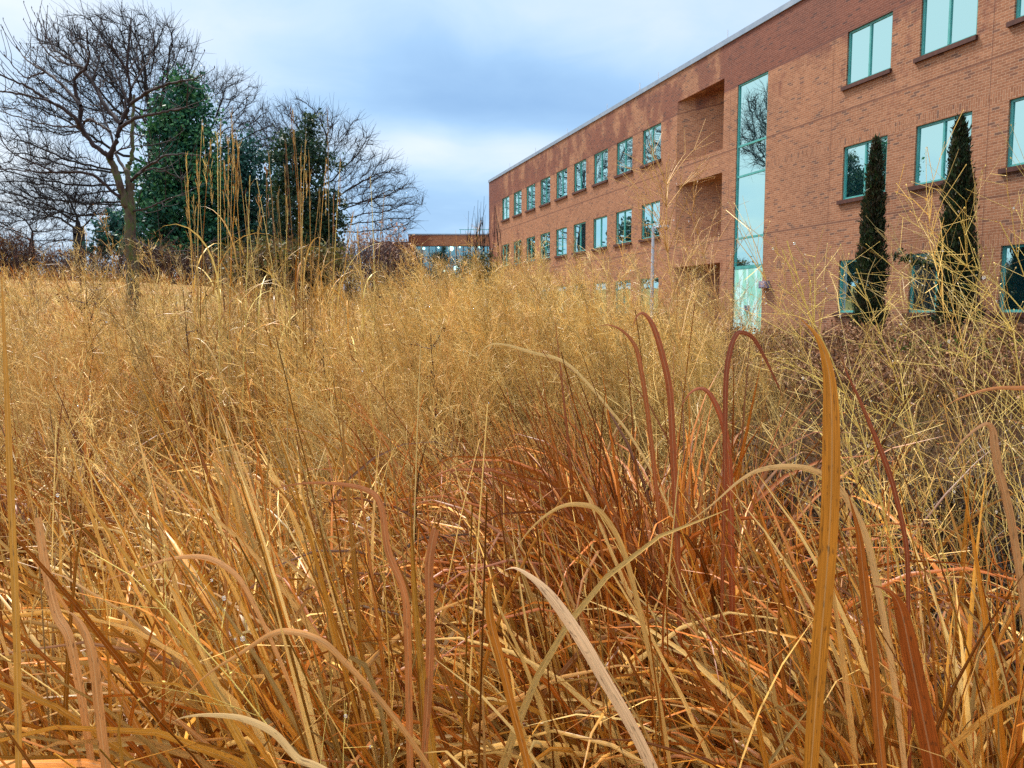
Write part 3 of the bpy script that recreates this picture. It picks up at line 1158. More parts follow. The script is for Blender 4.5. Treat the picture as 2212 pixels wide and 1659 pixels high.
GREEN = [(.05, .17, .06), (.010, .080, .050), (.016, .105, .060), (.008, .055, .042), (.035, .140, .050)]
DARKG = [(.012, .045, .026), (.020, .065, .030), (.008, .030, .022), (.035, .060, .018)]
evergreen('evergreen_tree', 'tall glossy green evergreen standing beside the huge oak', 43.0,
          [(398, 182, 22, 26), (380, 225, 40, 32), (425, 230, 22, 45), (372, 290, 50, 40), (420, 300, 45, 45), (405, 365, 70, 48), (345, 400, 55, 45), (440, 420, 55, 55),
           (370, 470, 85, 50), (440, 500, 60, 45), (330, 530, 60, 30), (420, 545, 70, 30)],
          24, .62, 42, .21, GREEN, (400, 590))
evergreen('evergreen_tree', 'rounded blue-green evergreen in the middle of the tree group', 45.0,
          [(520, 325, 34, 28), (545, 370, 48, 40), (500, 400, 44, 50), (560, 440, 60, 45), (500, 480, 55, 50), (560, 520, 60, 40)],
          24, .62, 40, .20, [(.014, .075, .066), (.010, .055, .052), (.022, .095, .070)], (530, 590))
evergreen('evergreen_tree', 'ragged dark cedar with layered boughs, right of the tree group', 42.0,
          [(668, 268, 12, 24), (620, 300, 28, 18), (660, 310, 32, 26), (600, 335, 26, 14), (655, 350, 50, 30), (705, 355, 30, 14), (640, 395, 55, 32), (715, 430, 26, 20),
           (645, 440, 62, 36), (700, 480, 44, 30), (640, 490, 70, 36), (690, 530, 55, 30), (650, 560, 70, 30)],
          28, .46, 42, .17, DARKG, (658, 595))
evergreen('evergreen_tree', 'small teal-green evergreen low down behind the mossy trunk', 47.0,
          [(262, 480, 30, 24), (240, 505, 36, 26), (270, 520, 40, 28), (215, 540, 28, 16)],
          30, .6, 24, .26, [(.016, .085, .070), (.012, .060, .055)], (255, 580))

evergreen('evergreen_tree', 'broad evergreen deep behind the rounded blue-green one, mirrored in the near windows', 77.0,
          [(548, 520, 80, 70), (560, 475, 60, 40), (520, 560, 80, 40)], 14, 1.1, 30, .42, DARKG, (548, 600))
evergreen('evergreen_tree', 'broad evergreen deep behind the ragged cedar, mirrored in the far windows', 98.0,
          [(672, 545, 70, 45), (680, 515, 50, 35), (650, 570, 70, 30)], 16, 1.3, 30, .5, DARKG, (672, 600))

# columnar cedars in front of the brick wall
def cedar(label, top, bottom, dist, w_mid, w_base, side=None, group='slim cedars against the brick wall'):
    tp, bp = P(*top, dist), P(*bottom, dist)
    z0 = float(gz(bp[0], bp[1]))
    base = np.array([bp[0], bp[1], z0])
    H = tp[2] - z0
    root = empty('columnar_cedar', base, label, 'tree', group)
    g, t = GM(), GM()
    n = int(1500 * H / 5)
    h = rng.random(n) ** .85
    prof = np.interp(h, [0, .08, .3, .6, .82, .93, 1.0], [.30 * w_base, .5 * w_base, .48 * w_base, .5 * w_mid, .33 * w_mid, .17 * w_mid, .02])
    ang = rng.random(n) * 2 * math.pi
    lump = 1 + .13 * np.sin(h * 23 + ang * 2) + .10 * np.sin(h * 41 - ang * 3) + .06 * rng.normal(size=n)
    r = prof * lump * np.sqrt(.35 + .65 * rng.random(n))
    lean = (tp - bp) * h[:, None]
    c = np.stack([base[0] + lean[:, 0] + r * np.cos(ang), base[1] + r * np.sin(ang), z0 + .1 + h * (H - .1)], 1)
    # upright sprays
    k = 11
    cc = np.repeat(c, k, 0)
    out = np.repeat(np.stack([np.cos(ang), np.sin(ang), np.zeros(n)], 1), k, 0)
    p = cc + rng.normal(size=cc.shape) * np.array([.05, .05, .09])
    d = norm(out * .5 + np.array([0, 0, 1.0]) + rng.normal(size=cc.shape) * .35)
    e = norm(np.cross(d, rng.normal(size=cc.shape)))
    s = (.05 + .10 * rng.random(len(cc)))[:, None]
    q = np.stack([p - d * s * .5, p + e * s * .2, p + d * s * .7, p - e * s * .2], 1)
    pal = np.array([(.016, .036, .012), (.028, .05, .014), (.012, .026, .012), (.05, .045, .016), (.04, .026, .012)])
    ci = np.repeat(rng.integers(0, 5, n), k)
    colr = pal[ci] * (.6 + .8 * rng.random((len(cc), 1)))
    g.add(q, np.arange(len(cc) * 4).reshape(-1, 4), np.repeat(colr[:, None], 4, 1))
    if side:
        for (sx, sy), (ex, ey) in side:
            a, b_ = P(sx, sy, dist), P(ex, ey, dist - .2)
            m = 34
            f = rng.random(m)[:, None]
            c2 = a + (b_ - a) * f + rng.normal(size=(m, 3)) * np.array([.05, .05, .07])
            leaf_cloud(g, c2, np.full(m, .09), 9, .09, [tuple(x) for x in pal[:4]], -.3, 1.3)
            tube(t, np.stack([a, (a + b_) / 2, b_], 0)[None], np.array([[.03, .02, .008]]), np.array([[.5, .5, .5]]), 5)
    hz = np.linspace(0, 1, 6)
    ax = base + np.stack([(tp - bp)[0] * hz, 0 * hz, H * .97 * hz], 1)
    ax[0, 2] -= .15
    tube(t, ax[None], (.09 * (1 - hz * .9))[None], np.array([[.5, .5, .5]]), 7)
    t.build('trunk', ['bark'], root, base)
    g.build('foliage', ['leafy'], root, base, smooth=False)
    return root


cedar('slim dark columnar cedar on the left of the pair, before the lower windows', (1893, 308), (1878, 668), 24.6, .58, .90)
cedar('stouter columnar cedar on the right with one stray low side bough', (2075, 262), (2066, 700), 22.0, .72, 1.06, [((2045, 590), (1930, 550))])


def bramble(name, label, dist, blobs, cols, twigc, base_xy, n=900, cat='shrub', leafy=10, size=.11, tw=.010, per=20, h=1.0, mat='twig'):
    """many-stemmed bare or half-leafy shrub"""
    b = P(*base_xy, dist)
    z0 = float(gz(b[0], b[1]))
    base = np.array([b[0], b[1], z0])
    root = empty(name, base, label, cat)
    c, rad = blob_clumps(blobs, dist, per, .45)
    st, g = GM(), GM()
    i = rng.integers(0, len(c), n)
    tip = c[i] + rng.normal(size=(n, 3)) * .3
    foot = tip.copy()
    foot[:, :2] += (rng.normal(size=(n, 2)) * .35)
    foot[:, 2] = gz(foot[:, 0], foot[:, 1]) - .05
    tip[:, 2] = np.maximum(tip[:, 2], foot[:, 2] + .4)
    m1 = foot * .6 + tip * .4 + rng.normal(size=(n, 3)) * .12
    m2 = foot * .25 + tip * .75 + rng.normal(size=(n, 3)) * .15
    tube(st, np.stack([foot, m1, m2, tip], 1), np.repeat(np.array([[tw * 1.5, tw * 1.2, tw * .8, tw * .4]]), n, 0), np.repeat(np.array([twigc], float), n, 0), 3)
    k = 3
    f0 = np.repeat(m2, k, 0)
    v = norm(np.repeat(tip - m1, k, 0) + rng.normal(size=(n * k, 3)) * .7)
    L = (.3 + .5 * rng.random(n * k))[:, None]
    tube(st, np.stack([f0, f0 + v * L * .5, f0 + v * L + np.array([0, 0, .08])], 1), np.repeat(np.array([[tw * .7, tw * .6, tw * .3]]), n * k, 0), np.repeat(np.array([twigc], float), n * k, 0), 3)
    st.build('stems', [mat], root, base)
    if leafy:
        leaf_cloud(g, c, rad, leafy, size, cols, .2)
        g.build('foliage', ['leafy'], root, base, smooth=False)
    return root


bramble('bramble_thicket', 'red-brown bramble thicket along the lawn below the bare trees', 38.0,
        [(60, 560, 60, 26), (160, 568, 60, 24), (250, 575, 60, 24), (320, 560, 50, 28), (20, 540, 40, 40), (400, 570, 60, 24), (480, 572, 60, 22)],
        [(.10, .032, .016), (.07, .036, .018), (.13, .06, .03), (.15, .09, .05)], (.06, .025, .018), (170, 600), n=1400, leafy=16, tw=.011, per=30, mat='stem')
bramble('olive_shrub', 'low olive-green shrub under the ragged dark cedar', 30.0,
        [(540, 575, 60, 30), (620, 565, 70, 36), (700, 575, 60, 34), (590, 545, 50, 20)],
        [(.10, .10, .018), (.07, .075, .015), (.16, .11, .02), (.14, .07, .025)], (.14, .08, .03), (610, 625), n=800, leafy=34, size=.13, per=26, mat='stem')
bramble('twiggy_sapling', 'thin bare sapling with pale pink withered leaves left of the glazed wing', 34.0,
        [(790, 540, 45, 44), (820, 520, 50, 40), (760, 560, 40, 34), (870, 545, 34, 30)],
        [(.42, .26, .22), (.36, .22, .14), (.30, .20, .15)], (.10, .06, .06), (800, 620), n=340, leafy=7, size=.12, tw=.010, per=24, mat='stem')
bramble('tan_bush', 'tan brown leafy bush directly left of the glazed wing', 36.0,
        [(858, 565, 32, 36), (885, 590, 30, 26), (840, 590, 34, 28)],
        [(.26, .12, .045), (.20, .09, .035), (.32, .17, .07)], (.16, .08, .04), (862, 625), n=400, leafy=26, size=.12, per=40, mat='stem')
bramble('bare_sapling', 'slender bare sapling in front of the glazed wing', 46.0,
        [(1040, 480, 26, 60), (1015, 560, 26, 40), (1035, 540, 20, 40)],
        [(.1, .08, .03)], (.03, .03, .02), (1034, 640), n=46, leafy=0, tw=.02, per=26)
bramble('dark_shrub', 'dark green-brown shrub at the foot of the glazed wing', 44.0,
        [(1020, 585, 34, 30), (990, 610, 30, 20), (1050, 590, 26, 34)],
        [(.05, .07, .015), (.08, .08, .02), (.035, .04, .015)], (.05, .04, .02), (1015, 640), n=300, leafy=30, size=.14, per=36, mat='stem')


# ------------------------------------------------------------------ the grass
def lin(r, g, b):
    c = np.array([r, g, b], float) / 255
    return tuple(np.where(c <= .04045, c / 12.92, ((c + .055) / 1.055) ** 2.4))


STRAW = [lin(228, 176, 104), lin(216, 158, 84), lin(234, 188, 120), lin(208, 148, 88)]
GOLD = [lin(204, 132, 48), lin(190, 114, 36), lin(212, 146, 62)]
ORANGE = [lin(188, 104, 34), lin(176, 92, 30), lin(200, 118, 50)]
RUST = [lin(160, 78, 20), lin(142, 66, 20), lin(176, 94, 32)]
PLUM = [lin(160, 100, 66), lin(138, 80, 54)]
PALE = [lin(236, 190, 118), lin(228, 176, 100), lin(232, 192, 128)]
DARK = [lin(58, 36, 24), lin(44, 26, 20), lin(70, 42, 26)]
BROWN = [lin(104, 66, 38), lin(86, 52, 32), lin(124, 84, 50)]


def pick(n, groups):
    """n colours from [(weight, palette), ...] with a little scatter"""
    w = np.array([g[0] for g in groups], float)
    gi = rng.choice(len(groups), n, p=w / w.sum())
    out = np.empty((n, 3))
    for k, (_, pal) in enumerate(groups):
        m = gi == k
        pal = np.array(pal)
        a, b = pal[rng.integers(0, len(pal), m.sum())], pal[rng.integers(0, len(pal), m.sum())]
        f = rng.random((m.sum(), 1))
        out[m] = a * f + b * (1 - f)
    return np.clip(out, 0, 1) ** np.array([1.0, 1.0, 1.06]) * np.array([.97, 1.05, 1.0]) * (.34 + .86 * rng.random((n, 1)) ** 1.2)


def field(n, y0, y1, xa=0.0, xb=PW, margin=.35, power=1.0):
    """n ground positions between two distances, inside the photo columns xa..xb (plus a margin in metres)"""
    Y = (rng.random(n) * (y1 ** (1 + power) - y0 ** (1 + power)) + y0 ** (1 + power)) ** (1 / (1 + power))
    l = (xa - PW / 2) / FPX * Y - margin
    r = (xb - PW / 2) / FPX * Y + margin
    X = l + rng.random(n) * (r - l)
    return np.stack([X, Y, gz(X, Y)], -1)


def col_of(p):
    return PW / 2 + FPX * p[:, 0] / p[:, 1]


def rndn(n, m, s, lo=None, hi=None):
    return np.clip(m + s * rng.normal(size=n), lo if lo is not None else -1e9, hi if hi is not None else 1e9)


LEFT = math.pi


def leaves(g, base, L, col, tilt=(.22, .14), bend=(1.5, .8), w=(.0042, .0016), lean=.7, K=9, roll=.5, fold=.3, p=1.7, vec=None, curl=.5):
    n = len(base)
    az = np.where(rng.random(n) < lean, LEFT + rng.normal(size=n) * .9, rng.random(n) * 2 * math.pi)
    t = np.abs(rndn(n, *tilt))
    be = np.abs(rndn(n, *bend))
    if vec is not None:
        be = np.where(rng.random(n) < .64, np.abs(rndn(n, 2.1, .4)), np.abs(rndn(n, .5, .4)))
        v = vec + rng.normal(size=(n, 2)) * .11
        az, t = np.arctan2(v[:, 1], v[:, 0]), np.hypot(v[:, 0], v[:, 1])
    pts = arcs(base, az, t, L, be, K, p, rng.normal(size=n) * curl)
    s = np.linspace(0, 1, K)
    prof = np.minimum(1, .55 + s * 2.2) * np.clip((1 - s) * 2.1, 0, 1) ** .75
    prof[-1] = .03
    hw = np.clip(rndn(n, *w), .0012, .0098)
    tw = (np.where(rng.random(n) < .5, -1, 1) * (.45 + 1.0 * rng.random(n)))[:, None] + (rng.normal(size=n) * .7)[:, None] * s[None]
    tip = np.array([1.12, 1.10, 1.18])
    tint = col[:, None] * ((.94 + .08 * s)[None, :, None] * (1 + (tip - 1)[None, None] * (s ** 2)[None, :, None]))
    wob = 1 + .10 * np.sin(s[None] * (6 + 9 * rng.random((n, 1))) + 6 * rng.random((n, 1)))
    ribbon(g, pts, hw[:, None] * prof[None] * wob, col, roll=tw, fold=fold, tint=tint)


def panicles(g, base, H, col, drops=None, K=6, nb=16, ns=3, lean=(.24, .14), spread=.20, thick=.0016, seeds=True, lw=1.0, bend=.45, start=.5, dirs=None):
    """switchgrass: leaning stem with an airy head of hair-thin branches and tiny seeds"""
    n = len(base)
    az = np.where(rng.random(n) < .78, LEFT + rng.normal(size=n) * .7, rng.random(n) * 2 * math.pi)
    pts = arcs(base, az, np.abs(rndn(n, *lean)), H, np.abs(rndn(n, bend * .6, bend * .5)), K, 1.8)
    if dirs is not None:
        vx, vy = dirs + rng.normal(size=n) * .10, rng.normal(size=n) * .12
        a2 = np.arctan2(vy, vx)
        pts = arcs(base, a2, np.hypot(vx, vy), H, np.abs(rndn(n, bend * .5, bend * .4)), K, 1.8)
    rad = np.linspace(1, .35, K)[None] * thick * (.8 + .5 * rng.random((n, 1)))
    tube(g, pts, rad, col, 3)
    # branches
    s = start + (1 - start) * rng.random((n, nb)) ** .9
    f = s * (K - 1)
    i = np.minimum(f.astype(int), K - 2)
    fr = (f - i)[..., None]
    ar = np.arange(n)[:, None]
    b0 = pts[ar, i] * (1 - fr) + pts[ar, i + 1] * fr
    T = norm(pts[ar, i + 1] - pts[ar, i])
    rd = norm(np.cross(T, rng.normal(size=T.shape)))
    ang = (.28 + .42 * rng.random((n, nb)))[..., None]
    d = T * np.cos(ang) + rd * np.sin(ang)
    L = (spread * (1.25 - .9 * (s - start) / (1 - start)) * (.6 + .7 * rng.random((n, nb))))[..., None]
    d2 = norm(d + rng.normal(size=d.shape) * .15 + np.array([0, 0, -.10]))
    b1, b2 = b0 + d * L * .5, b0 + d * L * .5 + d2 * L * .5
    br = np.stack([b0, b1, b2], 2).reshape(-1, 3, 3)
    bc = np.repeat(col, nb, 0) * (.9 + .25 * rng.random((n * nb, 1)))
    hw = np.array([[.0008, .0007, .0004]]) * lw
    ribbon(g, br, np.repeat(hw, len(br), 0), bc, roll=rng.random(len(br)) * 3.1, fold=0)
    m = n * nb
    fs = .25 + .75 * rng.random((m, ns))
    q0 = br[:, 0][:, None] * (1 - fs[..., None]) + br[:, 2][:, None] * fs[..., None]
    dd = norm(br[:, 2] - br[:, 0])[:, None]
    e = norm(dd + rng.normal(size=(m, ns, 3)) * .65)
    sl = (spread * .34 * (.4 + .8 * rng.random((m, ns))))[..., None]
    q1 = q0 + e * sl
    sub = np.stack([q0, q1], 2).reshape(-1, 2, 3)
    sc = np.repeat(bc, ns, 0)
    ribbon(g, sub, np.full((len(sub), 2), .00045 * lw), sc, roll=rng.random(len(sub)) * 3.1, fold=0)
    if seeds:
        tip = sub[:, 1]
        e = e.reshape(-1, 3)
        sd = norm(np.cross(e, rng.normal(size=e.shape)))
        ln = (.0035 + .003 * rng.random((len(tip), 1))) * (.6 + .4 * lw)
        q = np.stack([tip, tip + e * ln * .5 + sd * ln * .26, tip + e * ln, tip + e * ln * .5 - sd * ln * .26], 1)
        g.add(q, np.arange(len(q) * 4).reshape(-1, 4), np.repeat((sc * 1.08)[:, None], 4, 1))
    if drops is not None:
        k = rng.random(len(sub)) < drops[1]
        drops[0].append(sub[:, 1][k])


ICO_V = None


def droplets(pts, r0, r1):
    t = (1 + 5 ** .5) / 2
    v = np.array([(-1, t, 0), (1, t, 0), (-1, -t, 0), (1, -t, 0), (0, -1, t), (0, 1, t), (0, -1, -t), (0, 1, -t), (t, 0, -1), (t, 0, 1), (-t, 0, -1), (-t, 0, 1)])
    v /= np.linalg.norm(v[0])
    f = np.array([(0, 11, 5), (0, 5, 1), (0, 1, 7), (0, 7, 10), (0, 10, 11), (1, 5, 9), (5, 11, 4), (11, 10, 2), (10, 7, 6), (7, 1, 8), (3, 9, 4), (3, 4, 2), (3, 2, 6), (3, 6, 8), (3, 8, 9), (4, 9, 5), (2, 4, 11), (6, 2, 10), (8, 6, 7), (9, 8, 1)])
    n = len(pts)
    r = r0 + (r1 - r0) * rng.random((n, 1, 1)) ** 2
    V = (pts[:, None] + v[None] * r * np.array([1, 1, 1.15])).reshape(-1, 3)
    F = (f[None] + (np.arange(n) * 12)[:, None, None]).reshape(-1, 3)
    me = bpy.data.meshes.new('dew_drops')
    me.vertices.add(len(V))
    me.vertices.foreach_set('co', V.astype(np.float32).ravel())
    me.loops.add(F.size)
    me.loops.foreach_set('vertex_index', F.astype(np.int32).ravel())
    me.polygons.add(len(F))
    me.polygons.foreach_set('loop_start', np.arange(0, F.size, 3, dtype=np.int32))
    me.polygons.foreach_set('use_smooth', np.full(len(F), True))
    me.update(calc_edges=True)
    o = link('dew_drops', me, None, ('droplet',))
    tag(o, 'water droplets hanging on the seed heads of the grass', 'droplets', None, 'stuff')


DROP = []


def build_thatch():
    g = GM()
    n = 6000
    b = field(n, .9, 7.5, margin=.8)
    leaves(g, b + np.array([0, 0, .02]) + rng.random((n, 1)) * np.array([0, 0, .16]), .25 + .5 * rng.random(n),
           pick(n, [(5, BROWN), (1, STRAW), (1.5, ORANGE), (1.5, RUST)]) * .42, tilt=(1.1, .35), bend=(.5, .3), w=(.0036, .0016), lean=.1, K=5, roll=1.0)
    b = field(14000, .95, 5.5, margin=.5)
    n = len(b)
    leaves(g, b, .25 + .55 * rng.random(n), pick(n, [(4, DARK), (1, BROWN)]) * .6, tilt=(.4, .25), bend=(.8, .5), w=(.0042, .0016), lean=.5, K=6, roll=1.0)  # near-black filler leaves, their colour stands in for shade between the tussocks
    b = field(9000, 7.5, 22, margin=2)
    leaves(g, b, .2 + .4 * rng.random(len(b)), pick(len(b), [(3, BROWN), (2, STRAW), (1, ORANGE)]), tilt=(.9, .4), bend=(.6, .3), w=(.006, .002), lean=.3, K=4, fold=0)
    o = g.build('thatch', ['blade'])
    tag(o, 'matted dead leaves lying on the ground under the grasses, and short ones coloured dark as shade in the gaps', 'thatch', None, 'stuff')


def tussocks(n, y0, y1, per, rad, Lm, mixes, reject=None, w=(.0044, .0016), K=9, xa=0.0, xb=PW, bend=(1.5, .8), tilt=(.22, .14)):
    c = field(n, y0, y1, xa, xb, margin=.45)
    if reject is not None:
        c = c[~reject(c)]
    k = len(c)
    L0 = Lm[0] + (Lm[1] - Lm[0]) * rng.random(k)
    B = np.repeat(c, per, 0)
    off = rng.normal(size=(len(B), 2)) * rad
    B[:, :2] += off
    B[:, 2] = gz(B[:, 0], B[:, 1])
    L = np.repeat(L0, per) * (.45 + .62 * rng.random(len(B)) ** .8)
    cm = rng.choice(len(mixes), k, p=np.array([m[0] for m in mixes]) / sum(m[0] for m in mixes))
    col = np.empty((len(B), 3))
    cx = col_of(c)
    red = (cx > 880) & (cx < 1640) & (rng.random(k) < .5)
    cm = np.where(red & (len(mixes) > 1), 1, cm)
    ci = np.repeat(cm, per)
    for q, m in enumerate(mixes):
        s = ci == q
        col[s] = pick(s.sum(), m[1])
    vec = np.repeat(np.stack([rndn(k, -.27, .17), rndn(k, 0, .13)], -1), per, 0) + off / rad * .07
    return B, L, col, vec


def build_leaf_grass():
    g = GM()
    mixes = [(5, [(8, STRAW), (6, GOLD), (2, ORANGE), (.5, PLUM)]), (2, [(3, STRAW), (3, GOLD), (4, ORANGE), (4, RUST), (.6, PLUM)]), (3, [(7, STRAW), (4, GOLD), (1, ORANGE), (1, BROWN)])]
    rej = lambda c: (col_of(c) > 1640) & (c[:, 1] > 2.3)
    for n, y0, y1, per, rad, Lm, w, K in ((34, 1.05, 2.0, 120, .07, (.85, 1.25), (.0064, .002), 11), (84, 2.0, 3.6, 110, .09, (.9, 1.35), (.0062, .002), 9),
                                           (150, 3.6, 6.2, 60, .12, (.7, 1.1), (.0060, .002), 7)):
        B, L, col, vec = tussocks(n, y0, y1, per, rad, Lm, mixes, rej)
        leaves(g, B, L, col, K=K + 2, w=w, vec=vec, p=3.0, bend=(1.15, .9), curl=.8)
        # taller arching leaves among them
        m = rng.random(len(B)) < .05
        leaves(g, B[m], L[m] * 1.25, col[m] * 1.05, tilt=(.2, .1), bend=(2.3, .5), K=K + 4, w=(.0058, .0012), p=2.6)
    o = g.build('leafy_grass', ['blade'])
    tag(o, 'dense dry broad-leaved grass, straw and orange blades arching over', 'grass', None, 'stuff')


def build_panicle_grass():
    g = GM()
    # foreground sprinkling
    b = field(50, 1.8, 3.2, 0, 1500)
    panicles(g, b, .95 + .45 * rng.random(len(b)), pick(len(b), [(3, PALE), (2, STRAW)]), (DROP, .02), K=8, nb=20, ns=4, spread=.20)
    # right-hand group of tall yellow stems
    b = field(20, 1.7, 3.1, 1720, 2260, margin=.05)
    panicles(g, b, 1.15 + .6 * rng.random(len(b)), pick(len(b), [(5, PALE), (1, STRAW)]), (DROP, .02), K=9, nb=15, ns=2, spread=.26, thick=.0022, lean=(.30, .06), start=.42, lw=1.3, bend=.2)
    b = field(14, 1.7, 2.6, 2100, 2300, margin=.05)
    panicles(g, b, 1.7 + .35 * rng.random(len(b)), pick(len(b), [(5, PALE), (1, STRAW)]), (DROP, .03), K=9, nb=16, ns=2, spread=.30, thick=.0022, lean=(.24, .06), start=.5, lw=1.3, bend=.2)
    # the main pale mass
    for n, y0, y1, per, kw in ((62, 3.0, 6.0, 20, dict(K=7, nb=18, ns=3, spread=.14, lw=1.7, thick=.0026)), (85, 6.0, 11.0, 16, dict(K=5, nb=13, ns=2, spread=.20, lw=2.8, thick=.0036))):
        c = field(n, y0, y1, -60, 1500)
        c = c[~((col_of(c) > 1150) & (c[:, 1] < 3.9))]
        lx = rndn(len(c), -.30, .16)                 # every tuft leans its own way, mostly to the left
        hh = 1.05 + .62 * rng.random(len(c)) + np.where((c[:, 1] > 4.4), .22, 0)
        tc = np.repeat(pick(len(c), [(3, PALE), (4, STRAW), (1.2, ORANGE)]), per, 0)
        b = np.repeat(c, per, 0)
        b[:, :2] += rng.normal(size=(len(b), 2)) * .10
        b[:, 2] = gz(b[:, 0], b[:, 1])
        col = tc * .6 + pick(len(b), [(3, PALE), (4, STRAW), (1, ORANGE)]) * .4
        panicles(g, b, np.repeat(hh, per) * (.75 + .35 * rng.random(len(b))), col, (DROP, .010), dirs=np.repeat(lx, per), **kw)
    b = field(260, 4.0, 8.0, -60, 420)
    panicles(g, b, 1.7 + .5 * rng.random(len(b)), pick(len(b), [(3, PALE), (3, STRAW), (1, BROWN)]), (DROP, .02), K=8, nb=16, ns=3, spread=.17, lw=1.7, thick=.0026)
    b = field(170, 5.0, 9.0, 420, 1000)
    panicles(g, b, 1.75 + .5 * rng.random(len(b)), pick(len(b), [(3, PALE), (3, STRAW), (1, BROWN)]), (DROP, .02), K=8, nb=16, ns=3, spread=.17, lw=1.9, thick=.003)
    # taller clump in front of the far windows
    for cx, Y, k, h0, h1 in ((1060, 6.6, 150, 1.75, 2.15), (1180, 6.0, 120, 1.6, 2.0), (1330, 5.4, 110, 1.5, 1.95), (1440, 5.0, 90, 1.6, 2.1), (960, 7.5, 110, 1.6, 2.0), (1250, 7.5, 90, 1.9, 2.2), (1540, 5.0, 60, 1.4, 1.9)):
        c = P(cx, HZ, Y)
        b = np.stack([c[0] + rng.normal(size=k) * .38, c[1] + rng.normal(size=k) * .4, np.zeros(k)], -1)
        b[:, 2] = gz(b[:, 0], b[:, 1])
        panicles(g, b, h0 + (h1 - h0) * rng.random(k), pick(k, [(4, PALE), (3, STRAW)]), (DROP, .03), nb=20, ns=4, spread=.26, lw=1.5, lean=(.14, .12), thick=.002, start=.45)
    b = field(1200, 11, 24, -100, 1450, margin=1)
    panicles(g, b, .7 + .5 * rng.random(len(b)), pick(len(b), [(2, PALE), (4, STRAW), (3, ORANGE)]), None, K=4, nb=8, ns=1, spread=.28, lw=5.0, thick=.006, seeds=False)
    o = g.build('seed_grass', ['stem'])
    tag(o, 'airy pale yellow seed-head grass filling the middle of the field', 'grass', None, 'stuff')


def build_stem_leaves():
    """stems and narrow leaves among the seed heads"""
    g = GM()
    b = field(7000, 3.2, 11, -60, 1540)
    b = b[~((col_of(b) > 1600) & (b[:, 1] > 3))]
    n = len(b)
    leaves(g, b, .6 + .6 * rng.random(n), pick(n, [(2, STRAW), (3, ORANGE), (2.5, RUST), (4, BROWN), (3, DARK)]), tilt=(.22, .14), bend=(.8, .6), w=(.0034, .0012), lean=.8, K=6, fold=0)
    b = field(5200, 11, 34, -100, 1400, margin=2)
    n = len(b)
    leaves(g, b, .35 + .5 * rng.random(n), pick(n, [(3, STRAW), (3, ORANGE), (3, BROWN), (1, RUST)]), tilt=(.25, .2), bend=(.6, .4), w=(.007, .0012), lean=.7, K=4, fold=0)
    o = g.build('stem_grass', ['blade'])
    tag(o, 'upright dry stems and narrow leaves under the pale seed heads', 'grass', None, 'stuff')


def build_brown_meadow():
    """low dark plants with pinkish tan heads between the tall grass and the wall on the right"""
    g = GM()
    b = field(6500, 3.6, 15, 1480, 2330, margin=.4)
    b = b[rng.random(len(b)) < .85]
    n = len(b)
    H = .18 + .42 * rng.random(n)
    az = rng.random(n) * 6.28
    pts = arcs(b, az, np.abs(rndn(n, .3, .25)), H, np.abs(rndn(n, .3, .3)), 4)
    tube(g, pts, np.repeat(np.array([[.0022, .0018, .0014, .0008]]), n, 0), pick(n, [(5, BROWN), (1, RUST)]) * .55, 3)
    c = pts[rng.integers(0, n, 7000), -1]
    leaf_cloud(g, c, np.full(len(c), .09), 2, .022, [tuple(np.array(q) * .7) for q in BROWN + ORANGE[:1]], .1)
    # seed heads in front of the wall
    b = field(3600, 11, 22.5, 1500, 2400, margin=.5)
    wall = (b[:, 0] - B0[0]) * 0.95291 + (b[:, 1] - B0[1]) * 0.30326
    b = b[wall < -.5]
    n = len(b)
    H = .42 + .5 * rng.random(n)
    pts = arcs(b, np.where(rng.random(n) < .6, LEFT, 0) + rng.normal(size=n) * .9, np.abs(rndn(n, .12, .1)), H, np.abs(rndn(n, .9, .5)), 6, 3.0)
    tube(g, pts, np.repeat(np.array([[.003, .003, .0026, .002, .002, .001]]), n, 0), pick(n, [(3, BROWN), (1, STRAW)]) * .8, 3)
    hd = np.concatenate([pts[:, -1], (pts[:, -1] + pts[:, -2]) / 2, pts[:, -2]])
    cl = [tuple(.55 * np.array(q)) for q in (lin(196, 142, 96), lin(178, 120, 82), lin(206, 158, 112), lin(130, 84, 56), lin(110, 70, 48))]
    leaf_cloud(g, hd, np.full(len(hd), .03), 5, .045, cl, .6, 1.4)
    o = g.build('brown_meadow', ['leafy'])
    tag(o, 'low dark brown meadow with pinkish tan nodding seed heads before the brick wall', 'meadow', None, 'stuff')


def build_undergrowth():
    g = GM()
    for cx, cy, Y, k, s in ((300, 950, 4.6, 260, .5), (250, 900, 5.2, 160, .4), (330, 1030, 4.2, 200, .35), (2150, 690, 20, 200, 1.4), (2000, 700, 20.5, 120, .9)):
        c = P(cx, cy, Y)
        q = np.stack([c[0] + rng.normal(size=k) * s, c[1] + rng.normal(size=k) * s, np.zeros(k)], -1)
        q[:, 2] = gz(q[:, 0], q[:, 1]) + .1 + .22 * rng.random(k)
        leaf_cloud(g, q, np.full(k, .09), 7, .05 if Y < 10 else .11, [(.05, .16, .012), (.08, .22, .02), (.03, .10, .015)], .1)
    o = g.build('green_undergrowth', ['leafy'])
    tag(o, 'patches of fresh green leaves showing low between the dry grass', 'undergrowth', None, 'stuff')


build_thatch()
build_leaf_grass()
build_panicle_grass()
build_stem_leaves()
build_brown_meadow()
build_undergrowth()


